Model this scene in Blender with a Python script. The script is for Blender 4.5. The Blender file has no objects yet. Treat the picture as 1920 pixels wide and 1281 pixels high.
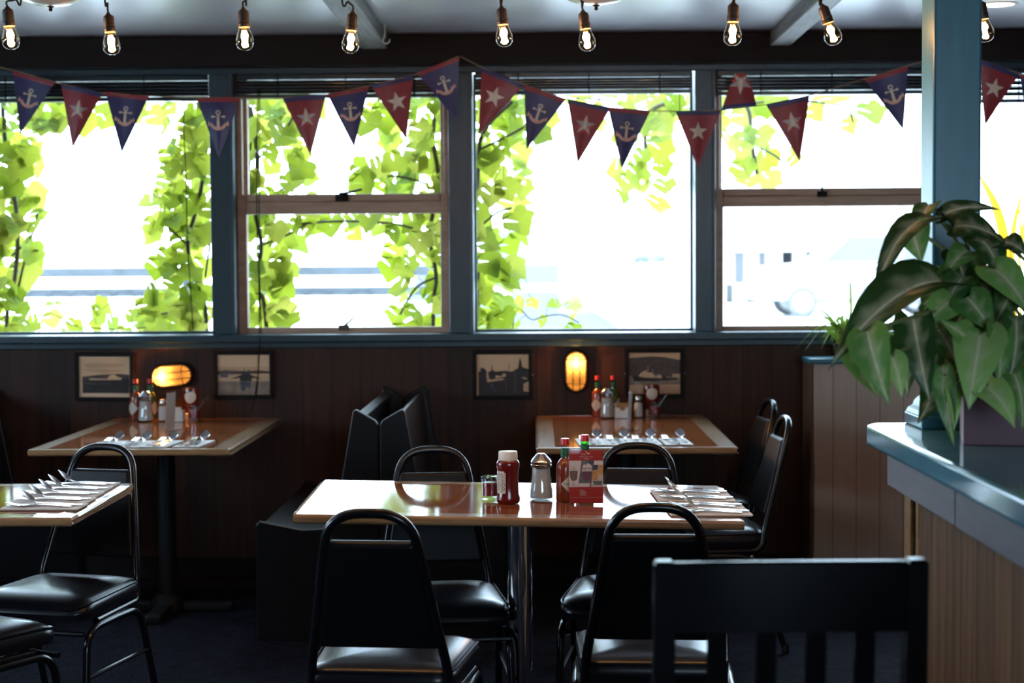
import bpy, bmesh, math, random
from mathutils import Vector, Matrix, Euler
PI = math.pi
R_ = math.radians
C = bpy.context.scene.collection
scene = bpy.context.scene
random.seed(7)

# ------------------------------------------------------------------ camera, world, exposure
EYE = Vector((0.0, 0.0, 1.456))
FPX = 3000.0
ROT = (Matrix.Rotation(0.015, 3, 'Z') @ Matrix.Rotation(PI / 2 - 0.0468, 3, 'X') @ Matrix.Rotation(-0.0067, 3, 'Z'))
cam_d = bpy.data.cameras.new('camera')
cam = bpy.data.objects.new('camera', cam_d)
C.objects.link(cam)
cam.matrix_world = Matrix.Translation(EYE) @ ROT.to_4x4()
cam_d.sensor_width = 36.0
cam_d.lens = FPX * 36.0 / 1920.0
cam_d.clip_start = 0.05
cam_d.clip_end = 300
cam_d.dof.use_dof = True
cam_d.dof.focus_distance = 4.6
cam_d.dof.aperture_fstop = 3.4
scene.camera = cam
scene.view_settings.view_transform = 'Standard'
scene.view_settings.look = 'None'
scene.view_settings.gamma = 1.0
scene.view_settings.exposure = 0.0
scene.view_settings.use_curve_mapping = False
cy = scene.cycles
cy.use_denoising = True
cy.max_bounces = 9
cy.diffuse_bounces = 4
cy.glossy_bounces = 5
cy.transmission_bounces = 8
cy.transparent_max_bounces = 24
cy.caustics_reflective = False
cy.caustics_refractive = False
cy.sample_clamp_indirect = 6.0
cy.use_light_tree = True

SKY = 16.0
world = bpy.data.worlds.new('world')
scene.world = world
world.use_nodes = True
wn = world.node_tree
wn.nodes['Background'].inputs[0].default_value = (0.60, 0.79, 1.0, 1)
wn.nodes['Background'].inputs[1].default_value = SKY


def portal(name, loc, rot, sx, sy):
    d = bpy.data.lights.new(name, 'AREA')
    d.shape = 'RECTANGLE'
    d.size, d.size_y = sx, sy
    d.cycles.is_portal = True
    o = bpy.data.objects.new(name, d)
    o.location = loc
    o.rotation_euler = rot
    C.objects.link(o)


# daylight portals in the room's window openings (they only steer the sampling of the sky)
portal('window_portal', (-0.4, 7.62, 1.75), (-PI / 2, 0, 0), 6.6, 1.25)
portal('window_portal', (-4.6, 3.5, 1.65), (0, PI / 2, 0), 1.1, 2.6)
portal('window_portal', (1.35, -2.2, 1.5), (PI / 2, 0, 0), 2.3, 1.2)


# ------------------------------------------------------------------ picture point -> place in the room
def ray(px, py):
    return ROT @ Vector(((px - 960) / FPX, (640.5 - py) / FPX, -1.0))


def at_y(px, py, Y):
    d = ray(px, py)
    return EYE + d * ((Y - EYE.y) / d.y)


def at_z(px, py, Z):
    d = ray(px, py)
    return EYE + d * ((Z - EYE.z) / d.z)


# ------------------------------------------------------------------ mesh helpers
def merge(bm, t, M=None, mi=None):
    """move everything of the temporary bmesh t into bm"""
    if M is not None:
        bmesh.ops.transform(t, matrix=M, verts=t.verts)
    mp = {v: bm.verts.new(v.co) for v in t.verts}
    for f in t.faces:
        try:
            nf = bm.faces.new([mp[v] for v in f.verts])
            nf.material_index = f.material_index if mi is None else mi
            nf.smooth = f.smooth
        except ValueError:
            pass
    t.free()


def box(bm, lo, hi, bev=0.0, mi=0, M=None, seg=2):
    t = bmesh.new()
    bmesh.ops.create_cube(t, size=1.0)
    s = [hi[i] - lo[i] for i in range(3)]
    c = [(hi[i] + lo[i]) / 2 for i in range(3)]
    for v in t.verts:
        v.co = Vector((v.co.x * s[0] + c[0], v.co.y * s[1] + c[1], v.co.z * s[2] + c[2]))
    if bev > 0:
        bev = min(bev, min(abs(x) for x in s) * 0.49)
        bmesh.ops.bevel(t, geom=list(t.edges), offset=bev, segments=seg, profile=0.5, affect='EDGES')
    merge(bm, t, M, mi)


def prism(bm, poly, d0, d1, M=None, mi=0, bev=0.0, seg=2):
    """outline poly [(u,v)] extruded along w from d0 to d1; default mapping u->x v->z w->y"""
    t = bmesh.new()
    a = [t.verts.new((u, d0, v)) for u, v in poly]
    b = [t.verts.new((u, d1, v)) for u, v in poly]
    n = len(poly)
    t.faces.new(a)
    t.faces.new(b[::-1])
    for i in range(n):
        t.faces.new([a[(i + 1) % n], a[i], b[i], b[(i + 1) % n]])
    bmesh.ops.recalc_face_normals(t, faces=t.faces)
    if bev > 0:
        bmesh.ops.bevel(t, geom=list(t.edges), offset=bev, segments=seg, profile=0.5, affect='EDGES')
    merge(bm, t, M, mi)


def fillet(pts, r, n=6, closed=False):
    """round the corners of a polyline"""
    pts = [Vector(p) for p in pts]
    out = []
    N = len(pts)
    for i, p in enumerate(pts):
        if not closed and i in (0, N - 1):
            out.append(p)
            continue
        a, b = pts[i - 1], pts[(i + 1) % N]
        rr = r[i] if isinstance(r, (list, tuple)) else r
        d1, d2 = (a - p), (b - p)
        k = min(rr, d1.length * 0.49, d2.length * 0.49)
        if k < 1e-5:
            out.append(p)
            continue
        s, e = p + d1.normalized() * k, p + d2.normalized() * k
        for j in range(n + 1):
            u = j / n
            out.append(s * (1 - u) ** 2 + p * 2 * u * (1 - u) + e * u ** 2)
    return out


def catmull(pts, n=6):
    pts = [Vector(p) for p in pts]
    out = []
    for i in range(len(pts) - 1):
        p0, p1, p2, p3 = pts[max(i - 1, 0)], pts[i], pts[i + 1], pts[min(i + 2, len(pts) - 1)]
        for j in range(n):
            u = j / n
            out.append(0.5 * ((2 * p1) + (p2 - p0) * u + (2 * p0 - 5 * p1 + 4 * p2 - p3) * u * u + (3 * p1 - p0 - 3 * p2 + p3) * u ** 3))
    out.append(pts[-1])
    return out


def tube(bm, pts, r, seg=10, closed=False, mi=0, M=None):
    pts = [Vector(p) for p in pts]
    P = [pts[0]]
    for p in pts[1:]:
        if (p - P[-1]).length > 1e-6:
            P.append(p)
    pts = P
    n = len(pts)
    t = bmesh.new()
    rings = []
    up = None
    for i, p in enumerate(pts):
        if closed:
            d = (pts[(i + 1) % n] - pts[i - 1])
        else:
            d = pts[min(i + 1, n - 1)] - pts[max(i - 1, 0)]
        d.normalize()
        if up is None:
            up = Vector((0, 0, 1)) if abs(d.z) < 0.9 else Vector((0, 1, 0))
        x = up - d * up.dot(d)
        if x.length < 1e-5:
            x = d.orthogonal()
        x.normalize()
        y = d.cross(x)
        up = x
        rr = r[i] if isinstance(r, (list, tuple)) else r
        rings.append([t.verts.new(p + (x * math.cos(2 * PI * k / seg) + y * math.sin(2 * PI * k / seg)) * rr) for k in range(seg)])
    m = n if closed else n - 1
    for i in range(m):
        a, b = rings[i], rings[(i + 1) % n]
        for k in range(seg):
            t.faces.new([a[k], a[(k + 1) % seg], b[(k + 1) % seg], b[k]])
    if not closed:
        t.faces.new(rings[0][::-1])
        t.faces.new(rings[-1])
    for f in t.faces:
        f.smooth = True
    merge(bm, t, M, mi)


def lathe(bm, prof, seg=28, mi=0, M=None, sy=1.0):
    t = bmesh.new()
    rings = []
    for r, z in prof:
        if r < 1e-6:
            rings.append([t.verts.new((0, 0, z))])
        else:
            rings.append([t.verts.new((r * math.cos(2 * PI * k / seg), r * sy * math.sin(2 * PI * k / seg), z)) for k in range(seg)])
    for a, b in zip(rings, rings[1:]):
        if len(a) == 1 and len(b) == 1:
            continue
        for k in range(seg):
            k2 = (k + 1) % seg
            if len(a) == 1:
                t.faces.new([a[0], b[k2], b[k]])
            elif len(b) == 1:
                t.faces.new([a[k], a[k2], b[0]])
            else:
                t.faces.new([a[k], a[k2], b[k2], b[k]])
    for f in t.faces:
        f.smooth = True
    bmesh.ops.recalc_face_normals(t, faces=t.faces)
    merge(bm, t, M, mi)


def loft(bm, rings, mi=0, M=None, caps=(True, True), closed=True):
    t = bmesh.new()
    V = [[t.verts.new(p) for p in r] for r in rings]
    for a, b in zip(V, V[1:]):
        n = len(a)
        for k in range(n if closed else n - 1):
            t.faces.new([a[k], a[(k + 1) % n], b[(k + 1) % n], b[k]])
    if closed and caps[0]:
        t.faces.new(V[0][::-1])
    if closed and caps[1]:
        t.faces.new(V[-1])
    for f in t.faces:
        f.smooth = True
    bmesh.ops.recalc_face_normals(t, faces=t.faces)
    merge(bm, t, M, mi)


def blade(bm, st, t=0.0016, nu=5, y0=0.0, M=None, mi=0):
    """flat cutlery-like strip along x; st = [(x, halfwidth, z, dish)]"""
    rings = []
    for x, w, z, dish in st:
        us = [-1 + 2 * k / (nu - 1) for k in range(nu)]
        top = [Vector((x, y0 + u * w, z + dish * (u * u - 1))) for u in us]
        rings.append(top + [p - Vector((0, 0, t)) for p in top[::-1]])
    loft(bm, rings, mi, M)


def ball(bm, c, r, seg=14, rings=8, mi=0, M=None):
    t = bmesh.new()
    bmesh.ops.create_uvsphere(t, u_segments=seg, v_segments=rings, radius=1.0)
    for v in t.verts:
        v.co = Vector((c[0] + v.co.x * r[0], c[1] + v.co.y * r[1], c[2] + v.co.z * r[2]))
    for f in t.faces:
        f.smooth = True
    merge(bm, t, M, mi)


# ------------------------------------------------------------------ objects, parts, labels
def obj(name, bm, mat, parent=None, ang=38, loc=None, rot=None):
    me = bpy.data.meshes.new(name)
    bm.normal_update()
    bm.to_mesh(me)
    bm.free()
    for m in (mat if isinstance(mat, (list, tuple)) else [mat]):
        me.materials.append(m)
    fl = [False] * len(me.polygons)
    me.polygons.foreach_get('use_smooth', fl)
    me.set_sharp_from_angle(angle=R_(ang))
    me.polygons.foreach_set('use_smooth', fl)
    o = bpy.data.objects.new(name, me)
    C.objects.link(o)
    if parent is not None:
        o.parent = parent
    if loc is not None:
        o.location = loc
    if rot is not None:
        o.rotation_euler = rot
    return o


def tag(o, label, cat, group=None):
    o['label'] = label
    o['category'] = cat
    if group:
        o['group'] = group
    return o


def thing(name, label, cat, loc=(0, 0, 0), rz=0.0, group=None, rot=None):
    o = bpy.data.objects.new(name, None)
    o.empty_display_size = 0.1
    C.objects.link(o)
    o.location = loc
    o.rotation_euler = rot if rot is not None else (0, 0, rz)
    return tag(o, label, cat, group)


def struct(name, bm, mat, parent=None, ang=38):
    o = obj(name, bm, mat, parent, ang)
    if parent is None:
        o['kind'] = 'structure'
    return o


def struct_root(name, loc=(0, 0, 0)):
    o = bpy.data.objects.new(name, None)
    C.objects.link(o)
    o.location = loc
    o['kind'] = 'structure'
    return o


def dup(root, loc, rz=0.0, label=None, group=None, rot=None):
    r = root.copy()
    C.objects.link(r)
    r.location = loc
    r.rotation_euler = rot if rot is not None else (0, 0, rz)
    if label:
        r['label'] = label
    if group:
        r['group'] = group
    for ch in list(root.children):
        c = ch.copy()
        C.objects.link(c)
        c.parent = r
        for g in ch.children:
            d = g.copy()
            C.objects.link(d)
            d.parent = c
    return r


def text(name, s, size, mat, parent, loc, rot=(PI / 2, 0, 0), align='CENTER', ext=0.0001):
    cu = bpy.data.curves.new('tmp', 'FONT')
    cu.body = s
    cu.size = size
    cu.align_x = align
    cu.align_y = 'CENTER'
    cu.extrude = ext
    q = bpy.data.objects.new('tmp', cu)
    C.objects.link(q)
    me = bpy.data.meshes.new_from_object(q.evaluated_get(bpy.context.evaluated_depsgraph_get()))
    bpy.data.objects.remove(q)
    bpy.data.curves.remove(cu)
    me.materials.clear()
    me.materials.append(mat)
    me.name = name
    o = bpy.data.objects.new(name, me)
    C.objects.link(o)
    o.parent = parent
    o.location = loc
    o.rotation_euler = rot
    return o


# ------------------------------------------------------------------ materials
class NT:
    def __init__(self, name):
        self.m = bpy.data.materials.new(name)
        self.m.use_nodes = True
        self.t = self.m.node_tree
        self.t.nodes.clear()
        self.out = self.n('ShaderNodeOutputMaterial')

    def n(self, typ, **kw):
        nd = self.t.nodes.new(typ)
        for k, v in kw.items():
            setattr(nd, k, v)
        return nd

    def l(self, a, b):
        self.t.links.new(a, b)

    def coord(self, scale=(1, 1, 1), kind='Object', rot=(0, 0, 0)):
        tc = self.n('ShaderNodeTexCoord')
        mp = self.n('ShaderNodeMapping')
        mp.inputs['Scale'].default_value = scale
        mp.inputs['Rotation'].default_value = rot
        self.l(tc.outputs[kind], mp.inputs['Vector'])
        return mp.outputs['Vector']

    def noise(self, vec, scale=5, detail=4, rough=0.55):
        nz = self.n('ShaderNodeTexNoise')
        nz.inputs['Scale'].default_value = scale
        nz.inputs['Detail'].default_value = detail
        nz.inputs['Roughness'].default_value = rough
        self.l(vec, nz.inputs['Vector'])
        return nz.outputs['Fac']

    def ramp(self, fac, stops):
        r = self.n('ShaderNodeValToRGB')
        el = r.color_ramp.elements
        while len(el) < len(stops):
            el.new(0.5)
        for e, (p, c) in zip(el, stops):
            e.position = p
            e.color = (*c, 1)
        self.l(fac, r.inputs['Fac'])
        return r.outputs['Color']

    def math(self, op, a, b=None, c=None):
        nd = self.n('ShaderNodeMath', operation=op)
        for i, v in enumerate((a, b, c)):
            if v is None:
                continue
            if isinstance(v, (int, float)):
                nd.inputs[i].default_value = v
            else:
                self.l(v, nd.inputs[i])
        return nd.outputs[0]

    def mixc(self, fac, a, b, mode='MIX'):
        nd = self.n('ShaderNodeMix', data_type='RGBA', blend_type=mode)
        for i, v in ((0, fac), (6, a), (7, b)):
            if isinstance(v, (int, float)):
                nd.inputs[i].default_value = v
            elif isinstance(v, tuple):
                nd.inputs[i].default_value = (*v, 1)
            else:
                self.l(v, nd.inputs[i])
        return nd.outputs[2]

    def pbr(self, col, rough=0.5, metal=0.0, coat=0.0, bump=None, bump_s=0.2, bump_d=0.002, **kw):
        b = self.n('ShaderNodeBsdfPrincipled')
        for k, v in (('Base Color', col), ('Roughness', rough), ('Metallic', metal), ('Coat Weight', coat)):
            if isinstance(v, tuple):
                b.inputs[k].default_value = (*v, 1)
            elif isinstance(v, (int, float)):
                b.inputs[k].default_value = v
            else:
                self.l(v, b.inputs[k])
        b.inputs['Coat Roughness'].default_value = 0.075
        for k, v in kw.items():
            k = k.replace('_', ' ')
            b.inputs[k].default_value = (*v, 1) if isinstance(v, tuple) else v
        if bump is not None:
            bp = self.n('ShaderNodeBump')
            bp.inputs['Strength'].default_value = bump_s
            bp.inputs['Distance'].default_value = bump_d
            self.l(bump, bp.inputs['Height'])
            self.l(bp.outputs[0], b.inputs['Normal'])
        self.l(b.outputs[0], self.out.inputs['Surface'])
        self.b = b
        return self.m


def paint(name, col, rough=0.5, var=0.12, scale=6, metal=0.0, coat=0.0, bump_s=0.0, stretch=(1, 1, 1), **kw):
    k = NT(name)
    v = k.coord(stretch)
    nz = k.noise(v, scale, 5)
    c = k.ramp(nz, [(0.25, tuple(x * (1 - var) for x in col)), (0.75, tuple(min(1, x * (1 + var)) for x in col))])
    return k.pbr(c, rough, metal, coat, bump=nz if bump_s else None, bump_s=bump_s, **kw)


def wood(name, dark, light, stretch=(1, 1, 14), scale=9, rough=0.45, coat=0.0, bump_s=0.15, **kw):
    k = NT(name)
    v = k.coord(tuple(14.0 / s for s in stretch))
    nz = k.noise(v, scale / 8.0, 8, 0.62)
    n2 = k.noise(v, scale / 2.0, 6, 0.7)
    f = k.math('ADD', k.math('MULTIPLY', nz, 0.65), k.math('MULTIPLY', n2, 0.35))
    c = k.ramp(f, [(0.32, dark), (0.68, light)])
    return k.pbr(c, rough, 0, coat, bump=n2, bump_s=bump_s, bump_d=0.001, **kw)


def planks(name, dark, light, pitch=0.1, rough=0.42, axis=0, groove=0.035, gcol=0.25, coat=0.0, spec=0.3):
    """upright boards with grooves every pitch metres along the axis and vertical grain"""
    k = NT(name)
    tc = k.n('ShaderNodeTexCoord')
    sep = k.n('ShaderNodeSeparateXYZ')
    k.l(tc.outputs['Object'], sep.inputs[0])
    u = k.math('DIVIDE', sep.outputs[axis], pitch)
    fl = k.math('FLOOR', u)
    fr = k.math('FRACT', u)
    wn_ = k.n('ShaderNodeTexWhiteNoise', noise_dimensions='1D')
    k.l(fl, wn_.inputs['W'])
    comb = k.n('ShaderNodeCombineXYZ')
    k.l(k.math('MULTIPLY', sep.outputs[axis], 34.0), comb.inputs[0])
    k.l(k.math('MULTIPLY', sep.outputs[2], 1.3), comb.inputs[2])
    k.l(k.math('MULTIPLY', wn_.outputs['Value'], 40.0), comb.inputs[1])
    nz = k.noise(comb.outputs[0], 1.0, 7, 0.62)
    n2 = k.noise(comb.outputs[0], 3.4, 5, 0.65)
    f = k.math('ADD', k.math('MULTIPLY', nz, 0.6), k.math('MULTIPLY', n2, 0.4))
    f = k.math('ADD', f, k.math('MULTIPLY', k.math('SUBTRACT', wn_.outputs['Value'], 0.5), 0.16))
    c = k.ramp(f, [(0.30, dark), (0.52, tuple((a + b) / 2 for a, b in zip(dark, light))), (0.72, light)])
    edge = k.math('LESS_THAN', fr, groove)
    c2 = k.mixc(edge, c, tuple(x * gcol for x in dark))
    h = k.math('SUBTRACT', k.math('MULTIPLY', n2, 0.25), k.math('MULTIPLY', edge, 1.0))
    return k.pbr(c2, rough, 0, coat, bump=h, bump_s=0.5, bump_d=0.003, Specular_IOR_Level=spec)


def thin_glass(name, tint=(1, 1, 1), rough=0.0, base=0.04, top=0.9):
    k = NT(name)
    tr = k.n('ShaderNodeBsdfTransparent')
    tr.inputs[0].default_value = (*tint, 1)
    gl = k.n('ShaderNodeBsdfGlossy')
    gl.inputs['Roughness'].default_value = rough
    lw = k.n('ShaderNodeLayerWeight')
    lw.inputs['Blend'].default_value = 0.5
    f = k.math('ADD', k.math('MULTIPLY', k.math('POWER', lw.outputs['Facing'], 4.0), top), base)
    mx = k.n('ShaderNodeMixShader')
    k.l(f, mx.inputs[0])
    k.l(tr.outputs[0], mx.inputs[1])
    k.l(gl.outputs[0], mx.inputs[2])
    k.l(mx.outputs[0], k.out.inputs['Surface'])
    return k.m


def emit(name, col, s):
    k = NT(name)
    e = k.n('ShaderNodeEmission')
    e.inputs[0].default_value = (*col, 1)
    e.inputs[1].default_value = s
    k.l(e.outputs[0], k.out.inputs['Surface'])
    return k.m


def leafmat(name, cols, trans, tmul=1.0, rough=0.35, gloss=0.06, vein=None, tone=False):
    """diffuse + translucent leaf; each leaf of the mesh takes its own tint"""
    k = NT(name)
    g = k.n('ShaderNodeAttribute', attribute_name='tone') if tone else k.n('ShaderNodeNewGeometry')
    sel = g.outputs['Fac'] if tone else g.outputs['Random Per Island']
    c = k.ramp(sel, [(i / (len(cols) - 1), x) for i, x in enumerate(cols)])
    tcol = k.ramp(sel, [(i / (len(trans) - 1), tuple(y * tmul for y in x)) for i, x in enumerate(trans)])
    if vein is not None:
        at = k.n('ShaderNodeAttribute', attribute_name='vein')
        nz = k.noise(k.coord((1, 1, 1)), 40, 3)
        fac = k.math('MULTIPLY', at.outputs['Fac'], k.math('ADD', k.math('MULTIPLY', nz, 1.2), 0.35))
        fac = k.math('MINIMUM', fac, 1.0)
        c = k.mixc(fac, c, vein)
        tcol = k.mixc(fac, tcol, tuple(x * 0.5 for x in vein))
    d = k.n('ShaderNodeBsdfDiffuse')
    k.l(c, d.inputs[0])
    tl = k.n('ShaderNodeBsdfTranslucent')
    k.l(tcol, tl.inputs[0])
    ad = k.n('ShaderNodeAddShader')
    k.l(d.outputs[0], ad.inputs[0])
    k.l(tl.outputs[0], ad.inputs[1])
    gl = k.n('ShaderNodeBsdfGlossy')
    gl.inputs['Roughness'].default_value = rough
    mx = k.n('ShaderNodeMixShader')
    mx.inputs[0].default_value = gloss
    k.l(ad.outputs[0], mx.inputs[1])
    k.l(gl.outputs[0], mx.inputs[2])
    k.l(mx.outputs[0], k.out.inputs['Surface'])
    return k.m


M = {}
M['vinyl'] = paint('black_vinyl', (0.008, 0.008, 0.011), 0.27, 0.25, 60, coat=0.0, bump_s=0.03, Specular_IOR_Level=0.38)
M['vinyl_dull'] = paint('black_vinyl_back', (0.005, 0.005, 0.006), 0.4, 0.25, 60, Specular_IOR_Level=0.22)
M['blackmetal'] = paint('black_enamel_tube', (0.006, 0.006, 0.008), 0.20, 0.2, 30, Specular_IOR_Level=0.4)
M['chrome'] = paint('chrome', (0.62, 0.62, 0.64), 0.12, 0.08, 40, metal=1.0)
M['steel'] = paint('cutlery_steel', (0.72, 0.71, 0.70), 0.16, 0.05, 60, metal=1.0)
M['iron'] = paint('black_cast_iron', (0.006, 0.006, 0.0065), 0.5, 0.3, 40, Specular_IOR_Level=0.15)
M['laminate'] = wood('table_laminate', (0.17, 0.048, 0.015), (0.31, 0.100, 0.034), (10, 1, 1), 10, 0.6, 1.0, 0.01, Specular_IOR_Level=0.0)
M['oak'] = wood('oak_edge_band', (0.20, 0.105, 0.045), (0.40, 0.24, 0.12), (10, 1, 1), 14, 0.5, 1.0, 0.02, Specular_IOR_Level=0.1)
M['oak_y'] = wood('oak_edge_band_side', (0.20, 0.105, 0.045), (0.40, 0.24, 0.12), (1, 10, 1), 14, 0.5, 1.0, 0.02, Specular_IOR_Level=0.1)
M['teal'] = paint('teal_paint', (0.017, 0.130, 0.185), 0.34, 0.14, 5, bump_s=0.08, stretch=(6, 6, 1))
M['teal_shaded'] = paint('shaded_teal_paint', (0.017, 0.046, 0.062), 0.38, 0.2, 7, bump_s=0.10, stretch=(5, 5, 1))  # same teal paint, with the shade at the window wall put into its colour
M['teal_top'] = paint('teal_counter_paint', (0.040, 0.175, 0.245), 0.6, 0.16, 7, coat=0.8, Specular_IOR_Level=0.05)
M['panel'] = planks('dark_wood_panelling', (0.009, 0.0030, 0.0014), (0.060, 0.0200, 0.0078), 0.137, 0.5)
M['bar_panel'] = planks('bar_front_boards', (0.012, 0.005, 0.002), (0.185, 0.090, 0.036), 0.12, 0.6, axis=1, spec=0.15)
M['tan'] = planks('tan_beadboard', (0.42, 0.355, 0.30), (0.52, 0.44, 0.375), 0.105, 0.6, gcol=0.35, groove=0.03)
M['tan_edge'] = paint('brown_corner_post', (0.085, 0.055, 0.038), 0.55, 0.3, 12)
M['grey_board'] = wood('grey_painted_board', (0.065, 0.066, 0.084), (0.105, 0.105, 0.134), (1, 12, 1), 12, 0.5)
M['frame_wood'] = wood('window_sash_wood', (0.30, 0.195, 0.13), (0.48, 0.33, 0.235), (12, 1, 1), 9, 0.45)
M['header'] = paint('dark_brown_header', (0.009, 0.0055, 0.0048), 0.6, 0.35, 6, stretch=(1, 1, 6), Specular_IOR_Level=0.2)
M['beam'] = wood('weathered_beam', (0.045, 0.042, 0.040), (0.25, 0.24, 0.23), (1, 12, 1), 10, 0.6)
M['ceil'] = paint('grey_white_ceiling', (0.37, 0.35, 0.40), 0.35, 0.10, 2.2, coat=1.0, stretch=(1, 9, 1), Coat_Roughness=0.33, Coat_IOR=2.0)
M['white_wall'] = paint('room_wall_paint', (0.16, 0.12, 0.09), 0.7, 0.1, 3)
M['carpet'] = None
k = NT('dark_carpet')
v = k.coord((1, 1, 1))
vo = k.n('ShaderNodeTexVoronoi')
vo.inputs['Scale'].default_value = 85
k.l(v, vo.inputs['Vector'])
nz = k.noise(v, 14, 6)
c_ = k.ramp(nz, [(0.3, (0.004, 0.0045, 0.008)), (0.7, (0.012, 0.014, 0.026))])
M['carpet'] = k.pbr(c_, 0.95, Specular_IOR_Level=0.1, bump=vo.outputs['Distance'], bump_s=0.8, bump_d=0.006)
M['glass'] = thin_glass('window_glass', (0.97, 0.985, 0.98), 0.0, 0.03, 0.85)
M['jar_glass'] = thin_glass('clear_jar_glass', (0.93, 0.96, 0.96), 0.02, 0.07, 0.95)
M['bulb_glass'] = thin_glass('amber_bulb_glass', (1.0, 0.86, 0.66), 0.0, 0.05, 0.8)
M['acrylic'] = thin_glass('clear_acrylic', (0.98, 0.98, 0.985), 0.03, 0.015, 0.5)
M['filament'] = emit('glowing_filament', (1.0, 0.62, 0.24), 60)
M['cord'] = paint('black_rubber_cord', (0.012, 0.010, 0.010), 0.6, 0.1)
M['socket'] = paint('bronze_lamp_socket', (0.045, 0.028, 0.018), 0.42, 0.3, 30, metal=0.4)
M['white_plastic'] = paint('cream_plastic', (0.74, 0.70, 0.62), 0.38, 0.05)
M['white'] = paint('white_card', (0.72, 0.72, 0.72), 0.6, 0.04)
M['paper'] = paint('paper_napkin', (0.70, 0.67, 0.64), 0.85, 0.06, 20)
# ------------------------------------------------------------------ room shell
YW = 7.45          # inner face of the window wall
ZC = 2.52          # ceiling
bm = bmesh.new(); box(bm, (-4.7, -2.3, -0.12), (5.2, 7.7, 0.0)); struct('floor', bm, M['carpet'])
bm = bmesh.new(); box(bm, (-4.7, -2.3, ZC), (5.2, 7.85, ZC + 0.14)); struct('ceiling', bm, M['ceil'])
bm = bmesh.new(); box(bm, (-4.6, YW, 0), (5.1, 7.68, 1.112))
box(bm, (-4.6, YW, 1.112), (-3.62, 7.68, 2.392)); box(bm, (3.34, YW, 1.112), (5.1, 7.68, 2.392))
struct('wall_back', bm, M['panel'])
bm = bmesh.new(); box(bm, (-4.6, 7.36, 2.392), (5.1, 7.68, ZC), 0.004); box(bm, (-4.6, 7.36, 2.380), (5.1, 7.44, 2.40), 0.003); struct('trim_1', bm, M['header'])
# thin teal batten along the foot of the header
bm = bmesh.new(); box(bm, (-4.6, 7.41, 2.352), (5.1, 7.445, 2.380), 0.003); struct('trim_2', bm, M['teal_shaded'])
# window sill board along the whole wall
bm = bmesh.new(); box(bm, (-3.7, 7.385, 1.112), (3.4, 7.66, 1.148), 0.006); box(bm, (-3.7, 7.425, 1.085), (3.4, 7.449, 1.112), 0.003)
struct('window_sill', bm, M['teal_shaded'])
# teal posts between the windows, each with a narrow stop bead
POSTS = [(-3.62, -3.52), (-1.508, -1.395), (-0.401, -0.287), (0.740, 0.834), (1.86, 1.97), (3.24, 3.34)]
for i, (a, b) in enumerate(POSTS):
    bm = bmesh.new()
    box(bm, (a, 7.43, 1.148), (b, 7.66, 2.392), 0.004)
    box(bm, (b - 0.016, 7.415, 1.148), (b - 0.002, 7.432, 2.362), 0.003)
    struct('trim_%d' % (i + 3), bm, M['teal_shaded'])
bm = bmesh.new(); box(bm, (-4.6, 7.425, 0), (5.1, 7.45, 0.11), 0.006); struct('baseboard_back', bm, M['header'])


def wall_hole(name, axis, p0, p1, u0, u1, h0, h1, za, zb, mat):
    bm = bmesh.new()

    def bb(ua, ub, z0, z1):
        if axis == 'x':
            box(bm, (p0, ua, z0), (p1, ub, z1))
        else:
            box(bm, (ua, p0, z0), (ub, p1, z1))
    bb(u0, h0, 0, ZC); bb(h1, u1, 0, ZC); bb(h0, h1, 0, za); bb(h0, h1, zb, ZC)
    struct(name, bm, mat)


wall_hole('wall_left', 'x', -4.7, -4.6, -2.2, 7.45, 2.2, 4.8, 1.1, 2.2, M['white_wall'])
wall_hole('wall_rear', 'y', -2.3, -2.2, -4.6, 5.1, 0.2, 2.5, 0.9, 2.1, M['white_wall'])
bm = bmesh.new(); box(bm, (5.1, -2.2, 0), (5.2, 7.45, ZC)); struct('wall_right', bm, M['white_wall'])

# ceiling battens
for nm, xa, xb in (('trim_9', -0.79, -0.668), ('trim_10', 1.075, 1.165)):
    bm = bmesh.new(); box(bm, (xa, -2.2, 2.452), (xb, 7.36, ZC), 0.004); struct(nm, bm, M['beam'])

# ------------------------------------------------------------------ windows
ZS, ZT = 1.148, 2.392


def pane(bm, xa, xb, za, zb, y=7.56):
    box(bm, (xa, y - 0.002, za), (xb, y + 0.002, zb))


def fixed_window(name, xa, xb):
    r = struct_root(name, ((xa + xb) / 2, 7.56, ZS))
    c = r.location
    b1 = bmesh.new(); pane(b1, xa + 0.004 - c.x, xb - 0.004 - c.x, 0.01, ZT - ZS, 0.0)
    struct('window_pane', b1, M['glass'], r)
    b2 = bmesh.new()
    for lo, hi in (((xa, 0.012, 0), (xb, 0.05, 0.012)), ((xa, 0.012, ZT - ZS - 0.012), (xb, 0.05, ZT - ZS)), ((xa, 0.012, 0.012), (xa + 0.01, 0.05, ZT - ZS - 0.03)), ((xb - 0.01, 0.012, 0.012), (xb, 0.05, ZT - ZS - 0.03))):
        box(b2, (lo[0] - c.x, lo[1], lo[2]), (hi[0] - c.x, hi[1], hi[2]), 0.002)
    struct('window_stop', b2, M['teal_shaded'], r)
    return r


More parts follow.
